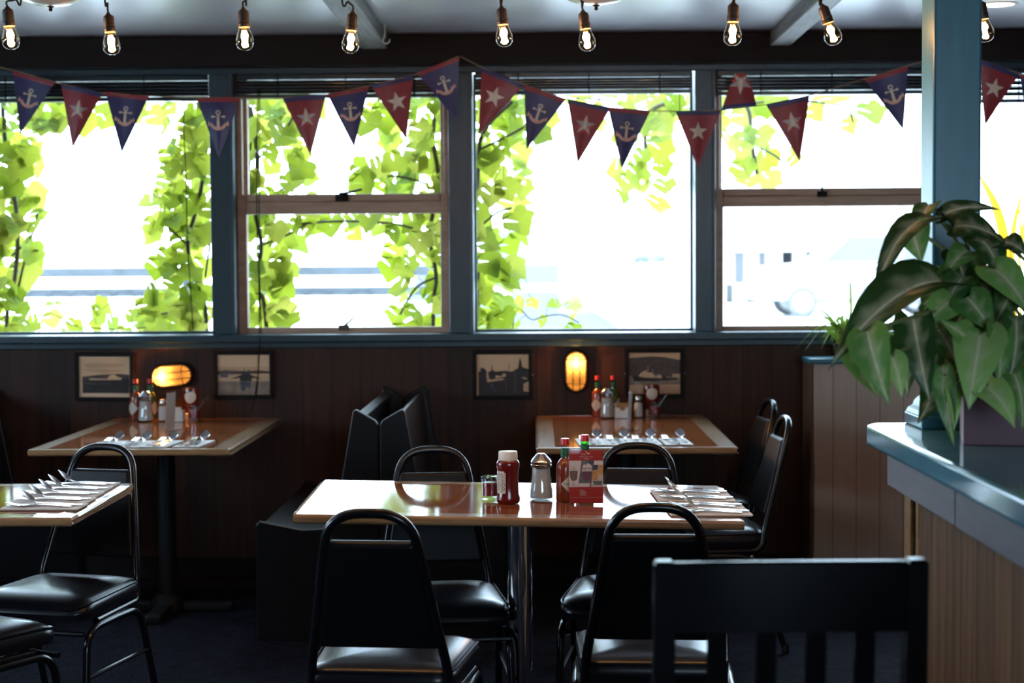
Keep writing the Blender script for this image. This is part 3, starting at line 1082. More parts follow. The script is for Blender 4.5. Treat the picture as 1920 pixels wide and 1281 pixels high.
def hot_sauce(label, loc, green=False, big=True, rz=0.0, brand=False):
    t = thing('hot_sauce_bottle', label, 'bottle', loc, rz, 'hot sauce bottles')
    s = 1.0
    b = bmesh.new()
    lathe(b, [(0, 0), (0.0265, 0.0), (0.0275, 0.004), (0.0275, 0.100), (0.0255, 0.110), (0.0185, 0.121), (0.0132, 0.127), (0, 0.127)], 28)
    obj('bottle', b, M['sauce_green'] if green else M['sauce'], t)
    b = bmesh.new(); lathe(b, [(0.0132, 0.1265), (0.0122, 0.135), (0.0120, 0.169)], 24); obj('neck', b, M['greenglass'] if green else M['jar_glass'], t)
    b = bmesh.new(); lathe(b, [(0, 0.1275), (0.0108, 0.1275), (0.0104, 0.136), (0.0102, 0.148), (0, 0.148)], 16); obj('sauce', b, M['sauce_green'] if green else M['sauce'], t)
    b = bmesh.new(); lathe(b, [(0.0132, 0.133), (0.0132, 0.156)], 24); lathe(b, [(0.0126, 0.156), (0.0126, 0.133)], 24); obj('neck_label', b, M['greenfoil'], t)
    b = bmesh.new(); lathe(b, [(0, 0.167), (0.0128, 0.167), (0.0128, 0.184), (0.0118, 0.186), (0, 0.186)], 20); obj('cap', b, M['redcap'], t)
    a = FR + 0.62
    b = bmesh.new(); cyl_patch(b, 0.0275, a - 1.10, a + 1.10, 0.022, 0.084, 1.0, 16, 0, lambda u: (0.5 - 0.5 * (1 - abs(2 * u - 1)), 0.5 + 0.5 * (1 - abs(2 * u - 1)) + 0.001))
    lb = obj('diamond_label', b, M['label'], t)
    if brand:
        wrapped_text('lettering', 'TABASCO', 0.0100, M['inkgreen'], lb, 0.0275, a, 0.053)
    return t


def jam_jar(label, loc, rz=0.0):
    t = thing('jam_jar', label, 'jar', loc, rz, 'small glass jars of red jam')
    out = [(0.0265, 0.0), (0.0285, 0.004), (0.0285, 0.058), (0.0285, 0.062)]
    b = bmesh.new(); lathe(b, [(0, 0)] + out, 28); lathe(b, [(0.0265, 0.062), (0.0265, 0.012), (0, 0.012)], 28); obj('glass_jar', b, M['jar_glass'], t)
    b = bmesh.new(); lathe(b, [(0, 0.0125), (0.0260, 0.0125), (0.0260, 0.048), (0.022, 0.051), (0.010, 0.049), (0, 0.050)], 24); obj('jam', b, M['jam'], t)
    b = bmesh.new(); lathe(b, [(0.0300, 0.056), (0.0308, 0.058), (0.0308, 0.068), (0.029, 0.0705), (0.012, 0.0720), (0, 0.0715)], 28); lathe(b, [(0, 0.069), (0.0282, 0.0675), (0.0288, 0.056)], 28); obj('lid', b, M['acrylic'], t)
    return t


def jam_spoon(label, jar_loc, rz=0.0):
    """little spoon standing in a jar, its handle poking out past the lid"""
    t = thing('jam_spoon', label, 'spoon', jar_loc, rz, 'spoons standing in jam jars')
    Ms = Matrix.Translation((0.012, 0, 0.052)) @ Matrix.Rotation(-0.95, 4, 'Y')
    b = bmesh.new(); blade(b, [(-0.012, 0.008, 0, 0.003), (0.0, 0.004, 0, 0), (0.03, 0.002, 0.001, 0), (0.052, 0.003, 0.001, 0), (0.060, 0.004, 0, 0), (0.063, 0.001, 0, 0)], 0.0012, 5, 0, Ms)
    obj('handle', b, M['steel'], t)
    return t


def salt_shaker(label, loc):
    t = thing('salt_shaker', label, 'shaker', loc, 0, 'salt shakers')
    b = bmesh.new(); lathe(b, [(0, 0), (0.019, 0), (0.0205, 0.003), (0.0205, 0.055), (0.0165, 0.070), (0.0150, 0.078)], 8); obj('glass_body', b, M['jar_glass'], t, 20)
    b = bmesh.new(); lathe(b, [(0, 0.004), (0.0185, 0.004), (0.0185, 0.054), (0.0150, 0.068), (0, 0.069)], 8); obj('salt', b, M['salt'], t, 20)
    b = bmesh.new(); lathe(b, [(0.0165, 0.076), (0.0172, 0.078), (0.0172, 0.092), (0.012, 0.099), (0, 0.101)], 20); obj('lid', b, M['chrome'], t)
    return t


def packet_caddy(label, loc, rz=0.0):
    t = thing('sugar_packet_caddy', label, 'caddy', loc, rz, 'white packet caddies')
    b = bmesh.new()
    w, d, h, k = 0.036, 0.026, 0.050, 0.003
    prism(b, [(-w, 0), (w, 0), (w, h), (0.014, h), (0.008, h - 0.014), (-0.008, h - 0.014), (-0.014, h), (-w, h)], -d, -d + k, None, 0, 0.001)
    prism(b, [(-w, 0), (w, 0), (w, h), (-w, h)], d - k, d, None, 0, 0.001)
    box(b, (-w, -d + k, 0), (-w + k, d - k, h), 0.001); box(b, (w - k, -d + k, 0), (w, d - k, h), 0.001); box(b, (-w + k, -d + k, 0), (w - k, d - k, k))
    obj('box', b, M['ceramic'], t)
    return t


def packets(label, loc, rz=0.0, mat='packet', tall=0.066, n=5):
    t = thing('sugar_packets', label, 'sugar packets', loc, rz, 'sugar packets in the white caddies')
    for i in range(n):
        b = bmesh.new()
        y = -0.016 + 0.008 * i
        a = random.uniform(-0.14, 0.14)
        box(b, (-0.024, -0.0022, 0.0045), (0.024, 0.0022, tall - 0.004 + random.uniform(-0.004, 0.003)), 0.0012, 0, Matrix.Translation((random.uniform(-0.004, 0.004), y, 0.002)) @ Matrix.Rotation(a * 0.5, 4, 'X'))
        obj('packet', b, M[mat], t)
    return t


# ---- menu in a clear stand: card with drink pictures
MENU_MATS = [M['menured'], M['menuwhite'],
             paint('picture_coffee_brown', (0.14, 0.085, 0.05), 0.5, 0.2, 80), paint('picture_berry', (0.13, 0.035, 0.055), 0.5, 0.25, 80),
             paint('picture_orange', (0.52, 0.24, 0.045), 0.5, 0.25, 80), paint('picture_slate', (0.10, 0.12, 0.12), 0.5, 0.5, 120),
             paint('picture_cream', (0.52, 0.43, 0.36), 0.5, 0.2, 90), paint('picture_navy', (0.03, 0.04, 0.06), 0.5, 0.3, 90), M['menupink']]


def menu_stand(label, loc, rz=0.0):
    t = thing('menu_stand', label, 'menu', loc, rz, 'drink menus in clear stands')
    W, H = 0.100, 0.156
    Mm = Matrix.Translation((0, -0.012, 0.003)) @ Matrix.Rotation(-0.06, 4, 'X')
    b = bmesh.new()
    box(b, (-W / 2 - 0.002, 0.0, 0.0), (W / 2 + 0.002, 0.0022, H + 0.004), 0.0005, 0, Mm)
    box(b, (-W / 2 - 0.002, 0.0042, 0.0), (W / 2 + 0.002, 0.0064, H + 0.004), 0.0005, 0, Mm)
    box(b, (-W / 2 - 0.002, -0.014, 0.0), (W / 2 + 0.002, 0.034, 0.0025), 0.0005)
    prism(b, [(-0.014, 0.002), (0.0, 0.002), (-0.010, 0.018)], -W / 2 - 0.002, -W / 2, Matrix(((0, 1, 0, 0), (1, 0, 0, 0), (0, 0, 1, 0), (0, 0, 0, 1))))
    obj('clear_holder', b, M['acrylic'], t)

    def uv(x, y):
        return ((x - 160) / 640 * W - W / 2, (1130 - y) / 965 * H + 0.001)

    def poly(bm, pts, mi, lay):
        prism(bm, [uv(x, y) for x, y in pts], 0.0024 - 0.00012 * lay - 0.00012, 0.0024 - 0.00012 * lay, Mm, mi)
    b = bmesh.new()
    box(b, (-W / 2, 0.0028, 0.001), (W / 2, 0.0040, H), 0, 1, Mm)
    box(b, (-W / 2, 0.0024, 0.001), (W / 2, 0.0028, H), 0, 0, Mm)
    P = lambda pts, mi, lay=1: poly(b, pts, mi, lay)
    P([(160, 360), (395, 360), (330, 838), (160, 838)], 1)
    P([(405, 360), (628, 360), (560, 838), (338, 838)], 5)
    P([(636, 360), (800, 360), (800, 838), (568, 838)], 6)
    P([(170, 545), (178, 655), (205, 715), (235, 725), (285, 720), (312, 690), (325, 560), (320, 540)], 2, 2)
    P([(185, 540), (200, 480), (240, 455), (280, 475), (300, 510), (318, 545)], 6, 2)
    P([(228, 725), (252, 725), (252, 790), (300, 812), (190, 812), (228, 790)], 6, 3)
    P([(405, 560), (590, 560), (565, 690), (530, 712), (450, 712), (420, 680)], 3, 2)
    P([(398, 555), (410, 500), (590, 500), (592, 555)], 6, 2)
    P([(415, 470), (440, 420), (480, 440), (520, 400), (560, 430), (590, 460), (590, 490), (415, 490)], 1, 3)
    P([(520, 365), (625, 365), (615, 420), (525, 430)], 7, 2)
    P([(345, 770), (552, 770), (545, 836), (336, 836)], 1, 3)
    P([(636, 362), (798, 362), (798, 430), (630, 430)], 1, 3)
    P([(618, 436), (710, 436), (700, 530), (608, 530)], 7, 2)
    P([(595, 545), (640, 530), (700, 545), (715, 600), (690, 720), (600, 715)], 4, 3)
    P([(715, 440), (798, 440), (798, 600), (740, 640), (712, 560)], 4, 2)
    P([(600, 730), (790, 730), (770, 800), (640, 805)], 5, 2)
    # emblem: a low arch and a crossed peak, with a small rule below
    for pts in ([(390, 262), (410, 235), (455, 232), (472, 262), (458, 262), (445, 246), (415, 248), (404, 262)], [(465, 190), (485, 188), (530, 250), (512, 250)], [(500, 250), (530, 205), (540, 205), (558, 250), (545, 250), (534, 222), (516, 250)], [(440, 318), (530, 318), (530, 332), (440, 332)], [(395, 324), (432, 324), (432, 327), (395, 327)], [(538, 324), (575, 324), (575, 327), (538, 327)], [(170, 1020), (795, 1020), (795, 1024), (170, 1024)]):
        P(pts, 8, 2)
    cd = obj('menu_card', b, MENU_MATS, t)
    Q = lambda x, y, lay=0.0019: tuple(Mm @ Vector((uv(x, y)[0], lay, uv(x, y)[1])))
    rot = (PI / 2 - 0.06, 0, 0)
    sc = H / 965
    text('lettering', 'HIDDEN BAY CAFE', 30 * sc, M['menupink'], cd, Q(482, 288), rot)
    for s, y in (('FULL', 900), ('DRINK', 938), ('MENU', 978)):
        text('lettering', s, 42 * sc, M['menuwhite'], cd, Q(362, y), rot, 'LEFT')
    return t


# ---- cutlery
def fork_mesh():
    b = bmesh.new()
    blade(b, [(-0.095, 0.0035, 0.001, 0), (-0.09, 0.0068, 0.001, 0), (-0.05, 0.0050, 0.003, 0), (0.0, 0.0030, 0.006, 0), (0.025, 0.0036, 0.005, 0), (0.04, 0.0100, 0.003, 0.0015), (0.055, 0.0112, 0.003, 0.002)], 0.0018)
    for k in range(4):
        y = -0.0096 + 0.0064 * k
        blade(b, [(0.053, 0.0016, 0.003, 0), (0.075, 0.0013, 0.006, 0), (0.096, 0.0007, 0.012, 0)], 0.0016, 3, y)
    return b


def knife_mesh():
    b = bmesh.new()
    blade(b, [(-0.11, 0.004, 0.002, 0), (-0.105, 0.0078, 0.002, 0), (-0.02, 0.0062, 0.002, 0), (0.005, 0.0052, 0.002, 0), (0.03, 0.0085, 0.002, 0), (0.085, 0.0085, 0.002, 0), (0.105, 0.0050, 0.002, 0), (0.112, 0.0008, 0.002, 0)], 0.0022)
    return b


def spoon_mesh():
    b = bmesh.new()
    st = [(-0.09, 0.0035, 0.0, 0), (-0.085, 0.0068, 0.0, 0), (-0.045, 0.0048, 0.002, 0), (0.0, 0.0028, 0.003, 0), (0.018, 0.0032, 0.0045, 0)]
    x, z = 0.018, 0.0045
    for w, d in ((0.008, 0.002), (0.0145, 0.0065), (0.0185, 0.0095), (0.0195, 0.0100), (0.0170, 0.0080), (0.0110, 0.0035), (0.0035, 0.0004)):
        x += 0.0068; z += 0.0052
        st.append((x, w, z, d))
    blade(b, st, 0.0014, 7)
    return b


CUT = {}
for nm, f in (('fork', fork_mesh), ('dinner_knife', knife_mesh), ('teaspoon', spoon_mesh)):
    CUT[nm] = None


def napkin_mesh():
    b = bmesh.new()
    for i, (a, c) in enumerate(((0.0, 0.0), (0.003, 0.002), (-0.002, -0.001))):
        box(b, (-0.115 + a, -0.052 + c, 0.0018 * i), (0.115 + a, 0.052 + c, 0.0018 * i + 0.0014), 0.0005)
    return b


def one(name, maker, mat, label, cat, group, loc, rz, rot=None):
    src = CUT.get(name)
    if src is None:
        o = obj(name, maker(), mat, None, 50)
        CUT[name] = o
    else:
        o = src.copy(); C.objects.link(o)
    o.location = loc
    o.rotation_euler = rot if rot is not None else (0, 0, rz)
    return tag(o, label, cat, group)


def setting(p, rz, which, where, spread=0.026, jig=0.0, slope=0.0, pitch=0.0):
    """napkin with fork, knife and spoon side by side; tips point to local +x"""
    c, s = math.cos(rz), math.sin(rz)
    tilt_m = Matrix.Rotation(pitch, 4, 'X') @ Matrix.Rotation(slope, 4, 'Y')
    rt = (tilt_m @ Matrix.Rotation(rz, 4, 'Z')).to_euler()

    def at(x, y, z):
        v = tilt_m @ Vector((x * c - y * s, x * s + y * c, z))
        return Vector(p) + v
    one('napkin', napkin_mesh, M['paper'], 'folded paper napkin, %s on the %s' % (which, where), 'napkin', 'napkins under the cutlery', at(0, 0, 0.0004), rz, rt)
    ff = random.uniform(-jig, jig)
    sub = lambda e: (tilt_m @ Matrix.Rotation(rz + e, 4, 'Z')).to_euler()
    one('fork', fork_mesh, M['steel'], 'fork on the %s napkin of the %s' % (which, where), 'fork', 'forks of the place settings', at(0.006, spread, 0.0082), rz, sub(ff))
    one('dinner_knife', knife_mesh, M['steel'], 'knife on the %s napkin of the %s' % (which, where), 'knife', 'knives of the place settings', at(-0.004, 0.0, 0.0082), rz, sub(-ff * 0.6))
    one('teaspoon', spoon_mesh, M['steel'], 'spoon on the %s napkin of the %s' % (which, where), 'spoon', 'spoons of the place settings', at(0.010 + ff * 0.1, -spread, 0.0085), rz, sub(ff * 0.7))


# ---- front table
def onT(px, py, d=0.0):
    p = on_t1(px, py + d)
    p.z += 0.0012
    return p


ketchup('red ketchup bottle with white cap and cream label on the front table', onT(953, 944), 0.0)
jam_jar('small lidded jar of red jam beside the ketchup on the front table', onT(921, 937))
sugar_pourer('glass sugar pourer with chrome lid between ketchup and hot sauce on the front table', onT(1015, 937))
hot_sauce('red-capped hot sauce bottle with diamond label left of the red menu card', onT(1060, 940), False, brand=True)
pgs = onT(1097, 931)
hot_sauce('green hot sauce bottle with a red cap, mostly hidden behind the red menu card', pgs, True)
menu_stand('red drinks menu card with drink pictures in a clear stand on the front table', onT(1099, 946) , 0.0)
for i, (px, py, w) in enumerate(((1293, 927, 'farthest'), (1303, 938, 'second farthest'), (1318, 952, 'second nearest'), (1330, 964, 'nearest'))):
    p = onT(px, py)
    setting(p, PI + R_(3) , w, 'front table', 0.024, 0.05, TILT, PITCH)

# ---- near left table
for i, (px, py, w) in enumerate(((150, 914, 'farthest'), (134, 922, 'second farthest'), (117, 931, 'middle'), (100, 941, 'second nearest'), (82, 952, 'nearest'))):
    p = at_z(px, py, ZT_)
    p.z = ZT_ + 0.010 * (p.y - 4.79) + 0.0012
    setting(p, PI - R_(1.0), w, 'near left table', 0.022, 0.05, 0.0, 0.010)


# ---- booth tables
def onF(px, py):
    p = at_z(px, py, ZT_); p.z += 0.0012
    return p


for sx, w in ((1108, 'leftmost'), (1160, 'second from left'), (1211, 'third from left'), (1268, 'rightmost')):
    p = onF(sx, 832); p.y = 6.250
    setting(p, PI / 2 + R_(3), w, 'right booth table', 0.028, 0.06)
for sx, w in ((205, 'leftmost'), (256, 'second from left'), (306, 'third from left'), (365, 'rightmost')):
    p = onF(sx, 834); p.y = 6.262
    setting(p, PI / 2 - R_(5), w, 'left booth table', 0.028, 0.06)


def booth_set(side, xs, yb):
    """condiments pushed against the wall at the far end of a booth table"""
    P = lambda px, py, Y: Vector((at_y(px, py, Y).x, Y, ZT_ + 0.0012))
    tb = 'left' if side == 'L' else 'right'
    hot_sauce('left of the two red-capped hot sauce bottles at the back of the %s booth table' % tb, P(xs[0], 760, yb + 0.040), False, rz=-1.0)
    hot_sauce('right of the two red-capped hot sauce bottles at the back of the %s booth table' % tb, P(xs[1], 760, yb + 0.044), True, rz=0.4)
    sugar_pourer('glass sugar pourer at the back of the %s booth table' % tb, P(xs[2], 780, yb - 0.05))
    salt_shaker('salt shaker with metal lid at the back of the %s booth table' % tb, P(xs[3], 780, yb - 0.045))
    pc = P(xs[4], 780, yb - 0.06)
    packet_caddy('white packet caddy on the %s booth table' % tb, pc)
    packets('sugar packets standing in the white caddy on the %s booth table' % tb, pc + Vector((0, 0, 0.0005)), 0, 'ceramic' if side == 'L' else 'packet')
    squeeze_ketchup('red ketchup bottle behind the jam jar on the %s booth table' % tb, P(xs[5], 780, yb + 0.03))
    jl = P(xs[6], 780, yb - 0.045)
    jam_jar('jar of red jam with a spoon in it on the %s booth table' % tb, jl)
    jam_spoon('spoon handle leaning out of the jam jar on the %s booth table' % tb, jl + Vector((0.010, 0, 0.008)))


booth_set('R', (1121, 1150, 1139, 1197, 1167, 1222, 1228), 7.34)
booth_set('L', (254, 282, 273, 305, 330, 359, 365), 7.29)
p = onF(1183, 806)
menu_stand('drinks menu in a clear stand seen edge-on on the right booth table', p, R_(-101))
p = onF(322, 806)
menu_stand('drinks menu in a clear stand seen edge-on on the left booth table', p, R_(-99))
# ------------------------------------------------------------------ oval bulkhead wall lamps
def diffuser_mat():
    k = NT('ribbed_amber_diffuser')
    v = k.coord((1, 1, 1))
    w = k.n('ShaderNodeTexWave', wave_type='BANDS', bands_direction='Z')
    w.inputs['Scale'].default_value = 60
    k.l(v, w.inputs['Vector'])
    bp = k.n('ShaderNodeBump'); bp.inputs['Strength'].default_value = 0.25; bp.inputs['Distance'].default_value = 0.002
    k.l(w.outputs['Fac'], bp.inputs['Height'])
    tl = k.n('ShaderNodeBsdfTranslucent'); tl.inputs[0].default_value = (0.26, 0.155, 0.055, 1)
    df = k.n('ShaderNodeBsdfDiffuse'); df.inputs[0].default_value = (0.3, 0.19, 0.08, 1)
    gl = k.n('ShaderNodeBsdfGlossy'); gl.inputs['Roughness'].default_value = 0.2
    for n_ in (tl, df, gl):
        k.l(bp.outputs[0], n_.inputs['Normal'])
    m1 = k.n('ShaderNodeMixShader'); m1.inputs[0].default_value = 0.3
    k.l(tl.outputs[0], m1.inputs[1]); k.l(df.outputs[0], m1.inputs[2])
    m2 = k.n('ShaderNodeMixShader'); m2.inputs[0].default_value = 0.05
    k.l(m1.outputs[0], m2.inputs[1]); k.l(gl.outputs[0], m2.inputs[2])
    tr = k.n('ShaderNodeBsdfTransparent'); tr.inputs[0].default_value = (1.0, 0.72, 0.38, 1)
    m3 = k.n('ShaderNodeMixShader'); m3.inputs[0].default_value = 0.45
    k.l(m2.outputs[0], m3.inputs[1]); k.l(tr.outputs[0], m3.inputs[2])
    k.l(m3.outputs[0], k.out.inputs['Surface'])
    return k.m


M['diffuser'] = diffuser_mat()


def stadium(a, r, n=10):
    """long axis x: straight half length a, radius r, in the x-z plane"""
    p = [(a + r * math.cos(t), r * math.sin(t)) for t in [-PI / 2 + PI * i / n for i in range(n + 1)]]
    return p + [(-a + r * math.cos(t), r * math.sin(t)) for t in [PI / 2 + PI * i / n for i in range(n + 1)]]


def sconce(label, px, py, roty, power):
    c = at_y(px, py, YW)
    t = thing('wall_lamp', label, 'wall lamp', (c.x, YW, c.z), 0, 'oval bulkhead wall lamps', (0, roty, 0))
    A, Rr = 0.043, 0.056
    b = bmesh.new()
    loft(b, [[Vector((x, y, z)) for x, z in stadium(A, r)] for r, y in ((Rr + 0.004, -0.001), (Rr + 0.005, -0.012), (Rr + 0.002, -0.026), (Rr - 0.008, -0.030), (Rr - 0.012, -0.026), (Rr - 0.012, -0.014))], 0, None, (True, True))
    obj('housing', b, M['header'], t)
    b = bmesh.new()
    loft(b, [[Vector((x, y, z)) for x, z in stadium(A * k_, r)] for r, y, k_ in ((Rr - 0.013, -0.018, 1), (Rr - 0.014, -0.038, 1), (Rr - 0.020, -0.052, 0.98), (Rr - 0.032, -0.061, 0.93), (Rr - 0.048, -0.065, 0.85))], 0, None, (False, True))
    obj('diffuser', b, M['diffuser'], t)
    b = bmesh.new()
    for z in (-0.0165, 0.0165):
        tube(b, fillet([(-A - Rr * 0.80, -0.026, z), (-A - Rr * 0.60, -0.062, z * 0.95), (-A * 0.6, -0.070, z * 0.95), (A * 0.6, -0.070, z * 0.95), (A + Rr * 0.60, -0.062, z * 0.95), (A + Rr * 0.80, -0.026, z)], 0.03, 5), 0.0021, 7)
    for x in (-0.056, 0.056):
        tube(b, fillet([(x, -0.026, -Rr * 0.93), (x, -0.060, -Rr * 0.6), (x, -0.071, 0), (x, -0.060, Rr * 0.6), (x, -0.026, Rr * 0.93)], 0.02, 5), 0.0021, 7)
    obj('guard_bars', b, M['iron'], t)
    b = bmesh.new(); ball(b, (-0.042, -0.032, 0), (0.017, 0.012, 0.012), 12, 8); obj('lamp_bulb', b, emit('warm_lamp_bulb', (1, 0.70, 0.34), 18), t)
    d = bpy.data.lights.new('wall_lamp_light', 'POINT'); d.energy = power; d.color = (1.0, 0.56, 0.20); d.shadow_soft_size = 0.008
    lo = bpy.data.objects.new('wall_lamp_light', d); C.objects.link(lo); lo.parent = t; lo.location = (-0.040, -0.047, 0)


sconce('oval bulkhead wall lamp lying sideways above the left booth table', 324, 704, R_(-5), 9)
sconce('oval bulkhead wall lamp standing upright above the right booth table', 1080, 696, R_(90), 8)

# ------------------------------------------------------------------ framed photographs on the panelling
SEP = {n: paint('sepia_' + n, c, 0.5, v, s) for n, c, v, s in (
    ('sky', (0.82, 0.57, 0.34), 0.10, 8), ('haze', (0.62, 0.42, 0.245), 0.15, 9), ('dark', (0.030, 0.026, 0.027), 0.4, 50), ('mid', (0.085, 0.068, 0.058), 0.35, 40),
    ('pale', (0.72, 0.52, 0.32), 0.1, 30), ('water', (0.27, 0.21, 0.155), 0.3, 25), ('blue', (0.06, 0.065, 0.10), 0.3, 30), ('margin', (0.84, 0.64, 0.43), 0.03, 9))}
SK = list(SEP)
M['pic_frame'] = paint('black_picture_frame', (0.006, 0.006, 0.007), 0.5, 0.2, Specular_IOR_Level=0.15)
M['pic_glass'] = thin_glass('picture_glass', (0.97, 0.97, 0.97), 0.02, 0.015, 0.6)


def picture(label, x0, y0, x1, y1, layers, tilt=0.0):
    """outer frame corners in the photograph; layers = [(material, polygon in 0..1, y down)]"""
    a, b_ = at_y(x0, y0, YW - 0.01), at_y(x1, y1, YW - 0.01)
    w, h = b_.x - a.x, a.z - b_.z
    t = thing('framed_photograph', label, 'picture', ((a.x + b_.x) / 2, YW - 0.001, (a.z + b_.z) / 2), 0, 'framed harbour photographs', (R_(1.0), tilt, 0))
    f = 0.019
    b = bmesh.new()
    for lo, hi in (((-w / 2, -0.018, h / 2 - f), (w / 2, 0, h / 2)), ((-w / 2, -0.018, -h / 2), (w / 2, 0, -h / 2 + f)), ((-w / 2, -0.018, -h / 2 + f), (-w / 2 + f, 0, h / 2 - f)), ((w / 2 - f, -0.018, -h / 2 + f), (w / 2, 0, h / 2 - f))):
        box(b, lo, hi, 0.002)
    obj('frame', b, M['pic_frame'], t)
    iw, ih = w - 2 * f, h - 2 * f
    b = bmesh.new()
    box(b, (-iw / 2, -0.006, -ih / 2), (iw / 2, -0.004, ih / 2), 0, SK.index('sky'))
    for i, (mn, poly) in enumerate(layers):
        y = -0.0062 - 0.00012 * i
        prism(b, [((u - 0.5) * iw, (0.5 - v) * ih) for u, v in poly], y - 0.0001, y, None, SK.index(mn))
    obj('photograph', b, [SEP[n] for n in SK], t)
    b = bmesh.new(); box(b, (-iw / 2, -0.0135, -ih / 2), (iw / 2, -0.0120, ih / 2)); obj('picture_glass', b, M['pic_glass'], t)
    b = bmesh.new()
    for s in (-1, 1):
        box(b, (s * w / 2 - 0.004, -0.016, -0.005), (s * w / 2 + 0.004, -0.008, 0.005), 0.001)
    obj('clip', b, M['chrome'], t)
    return t


R4 = lambda a, b, c, d: [(a, b), (c, b), (c, d), (a, d)]
picture('framed sepia photograph of a long low ship, left of the sideways wall lamp', 140, 661, 252, 752, [
    ('margin', R4(0, 0, 1, 1)), ('sky', R4(0.03, 0.03, 0.99, 0.9)), ('haze', [(0.05, 0.2), (0.3, 0.16), (0.6, 0.17), (0.95, 0.2), (0.7, 0.27), (0.2, 0.3)]), ('haze', [(0.05, 0.33), (0.5, 0.3), (0.9, 0.36), (0.5, 0.42)]),
    ('dark', R4(0.06, 0.50, 0.985, 0.905)), ('mid', [(0.06, 0.50), (0.4, 0.45), (0.8, 0.43), (0.985, 0.45), (0.985, 0.53), (0.06, 0.55)]),
    ('pale', [(0.17, 0.55), (0.22, 0.54), (0.55, 0.55), (0.60, 0.47), (0.68, 0.44), (0.76, 0.50), (0.84, 0.53), (0.83, 0.575), (0.22, 0.585)]), ('dark', [(0.2, 0.585), (0.83, 0.578), (0.80, 0.605), (0.25, 0.61)]), ('mid', R4(0.06, 0.66, 0.6, 0.69))], R_(0.6))
picture('framed sepia photograph of a floatplane on still water, right of the sideways wall lamp', 400, 658, 514, 748, [
    ('haze', R4(0, 0.30, 1, 0.44)), ('mid', [(0, 0.40), (0.15, 0.38), (0.5, 0.41), (0.8, 0.39), (1, 0.42), (1, 0.47), (0, 0.50)]), ('haze', R4(0, 0.5, 1, 1)), ('water', R4(0, 0.66, 1, 1)),
    ('dark', [(0.24, 0.60), (0.45, 0.50), (0.50, 0.47), (0.62, 0.48), (0.66, 0.52), (0.86, 0.60), (0.66, 0.58), (0.64, 0.66), (0.42, 0.66), (0.42, 0.58)]), ('dark', R4(0.50, 0.36, 0.515, 0.48)), ('dark', R4(0.58, 0.36, 0.595, 0.48)),
    ('blue', [(0.42, 0.67), (0.64, 0.67), (0.62, 0.84), (0.55, 0.80), (0.50, 0.92), (0.44, 0.86)]), ('blue', R4(0.05, 0.50, 0.2, 0.56))])
picture('framed sepia photograph of a harbour full of pilings and masts', 886, 657, 999, 749, [
    ('dark', R4(0.03, 0.40, 1, 1)), ('sky', R4(0.03, 0.30, 0.72, 0.42)), ('haze', [(0.18, 0.42), (0.22, 0.42), (0.26, 0.62), (0.52, 0.56), (0.52, 0.62), (0.2, 0.68)]),
    ('dark', [(0.07, 0.33), (0.13, 0.33), (0.19, 0.40), (0.18, 0.75), (0.07, 0.72)]), ('dark', [(0.22, 0.48), (0.28, 0.38), (0.30, 0.22), (0.305, 0.38), (0.36, 0.42), (0.56, 0.40), (0.62, 0.42), (0.62, 0.58), (0.24, 0.60)]),
    ('dark', R4(0.615, 0.22, 0.625, 0.5)), ('dark', [(0.68, 0.42), (0.80, 0.34), (0.82, 0.16), (0.84, 0.08), (0.86, 0.18), (0.88, 0.32), (1, 0.36), (1, 0.6), (0.68, 0.6)]),
    ('pale', [(0.36, 0.52), (0.50, 0.47), (0.56, 0.48), (0.56, 0.54), (0.36, 0.58)]), ('dark', R4(0.40, 0.48, 0.50, 0.525)), ('blue', [(0.25, 0.72), (0.29, 0.70), (0.37, 0.90), (0.33, 0.94)]), ('haze', [(0.90, 0.72), (1, 0.66), (1, 0.92), (0.9, 0.9)]), ('mid', R4(0.55, 0.6, 0.57, 0.95)), ('mid', R4(0.72, 0.42, 0.75, 0.95)), ('haze', [(0.86, 0.57), (0.93, 0.56), (0.99, 0.62), (0.9, 0.6)])])
picture('framed sepia photograph of a ship below a dark hill, right of the upright wall lamp', 1172, 654, 1283, 746, [
    ('mid', [(0, 0.13), (0.2, 0.11), (0.45, 0.09), (0.7, 0.11), (1, 0.18), (1, 0.60), (0, 0.60)]), ('water', R4(0, 0.58, 1, 1)), ('haze', R4(0.85, 0.52, 1, 0.62)), ('haze', R4(0.0, 0.78, 1, 1)),
    ('dark', [(0.06, 0.57), (0.12, 0.56), (0.25, 0.60), (0.6, 0.63), (0.95, 0.60), (0.93, 0.66), (0.5, 0.70), (0.1, 0.69)]), ('pale', [(0.18, 0.57), (0.24, 0.48), (0.30, 0.44), (0.34, 0.42), (0.35, 0.48), (0.46, 0.49), (0.48, 0.54), (0.62, 0.54), (0.64, 0.61), (0.3, 0.60)]),
    ('pale', R4(0.365, 0.32, 0.375, 0.48)), ('pale', R4(0.455, 0.40, 0.462, 0.5)), ('dark', R4(0.65, 0.57, 0.72, 0.63)), ('dark', R4(0.50, 0.55, 0.55, 0.58))])

# ------------------------------------------------------------------ hanging filament bulbs
ORD = ['leftmost', 'second from the left', 'third from the left', 'fourth from the left', 'middle one', 'fourth from the right', 'third from the right', 'second from the right', 'rightmost, beside the teal pillar']
bulbs = [((14, 15), (22, 93)), ((203, 27), (211, 103)), ((456, 17), (460, 95)), ((661, 24), (656, 100)), ((940, 14), (947, 88)), ((1093, 22), (1103, 96)), ((1375, 6), (1373, 86)), ((1542, 11), (1567, 84)), ((1838, 3), (1850, 79))]
hang_x = [(40, -14), (196, -14), (461, -14), (640, -14), (938, -14), (1090, -14), (1375, -14), (1536, -14), (1836, -14)]


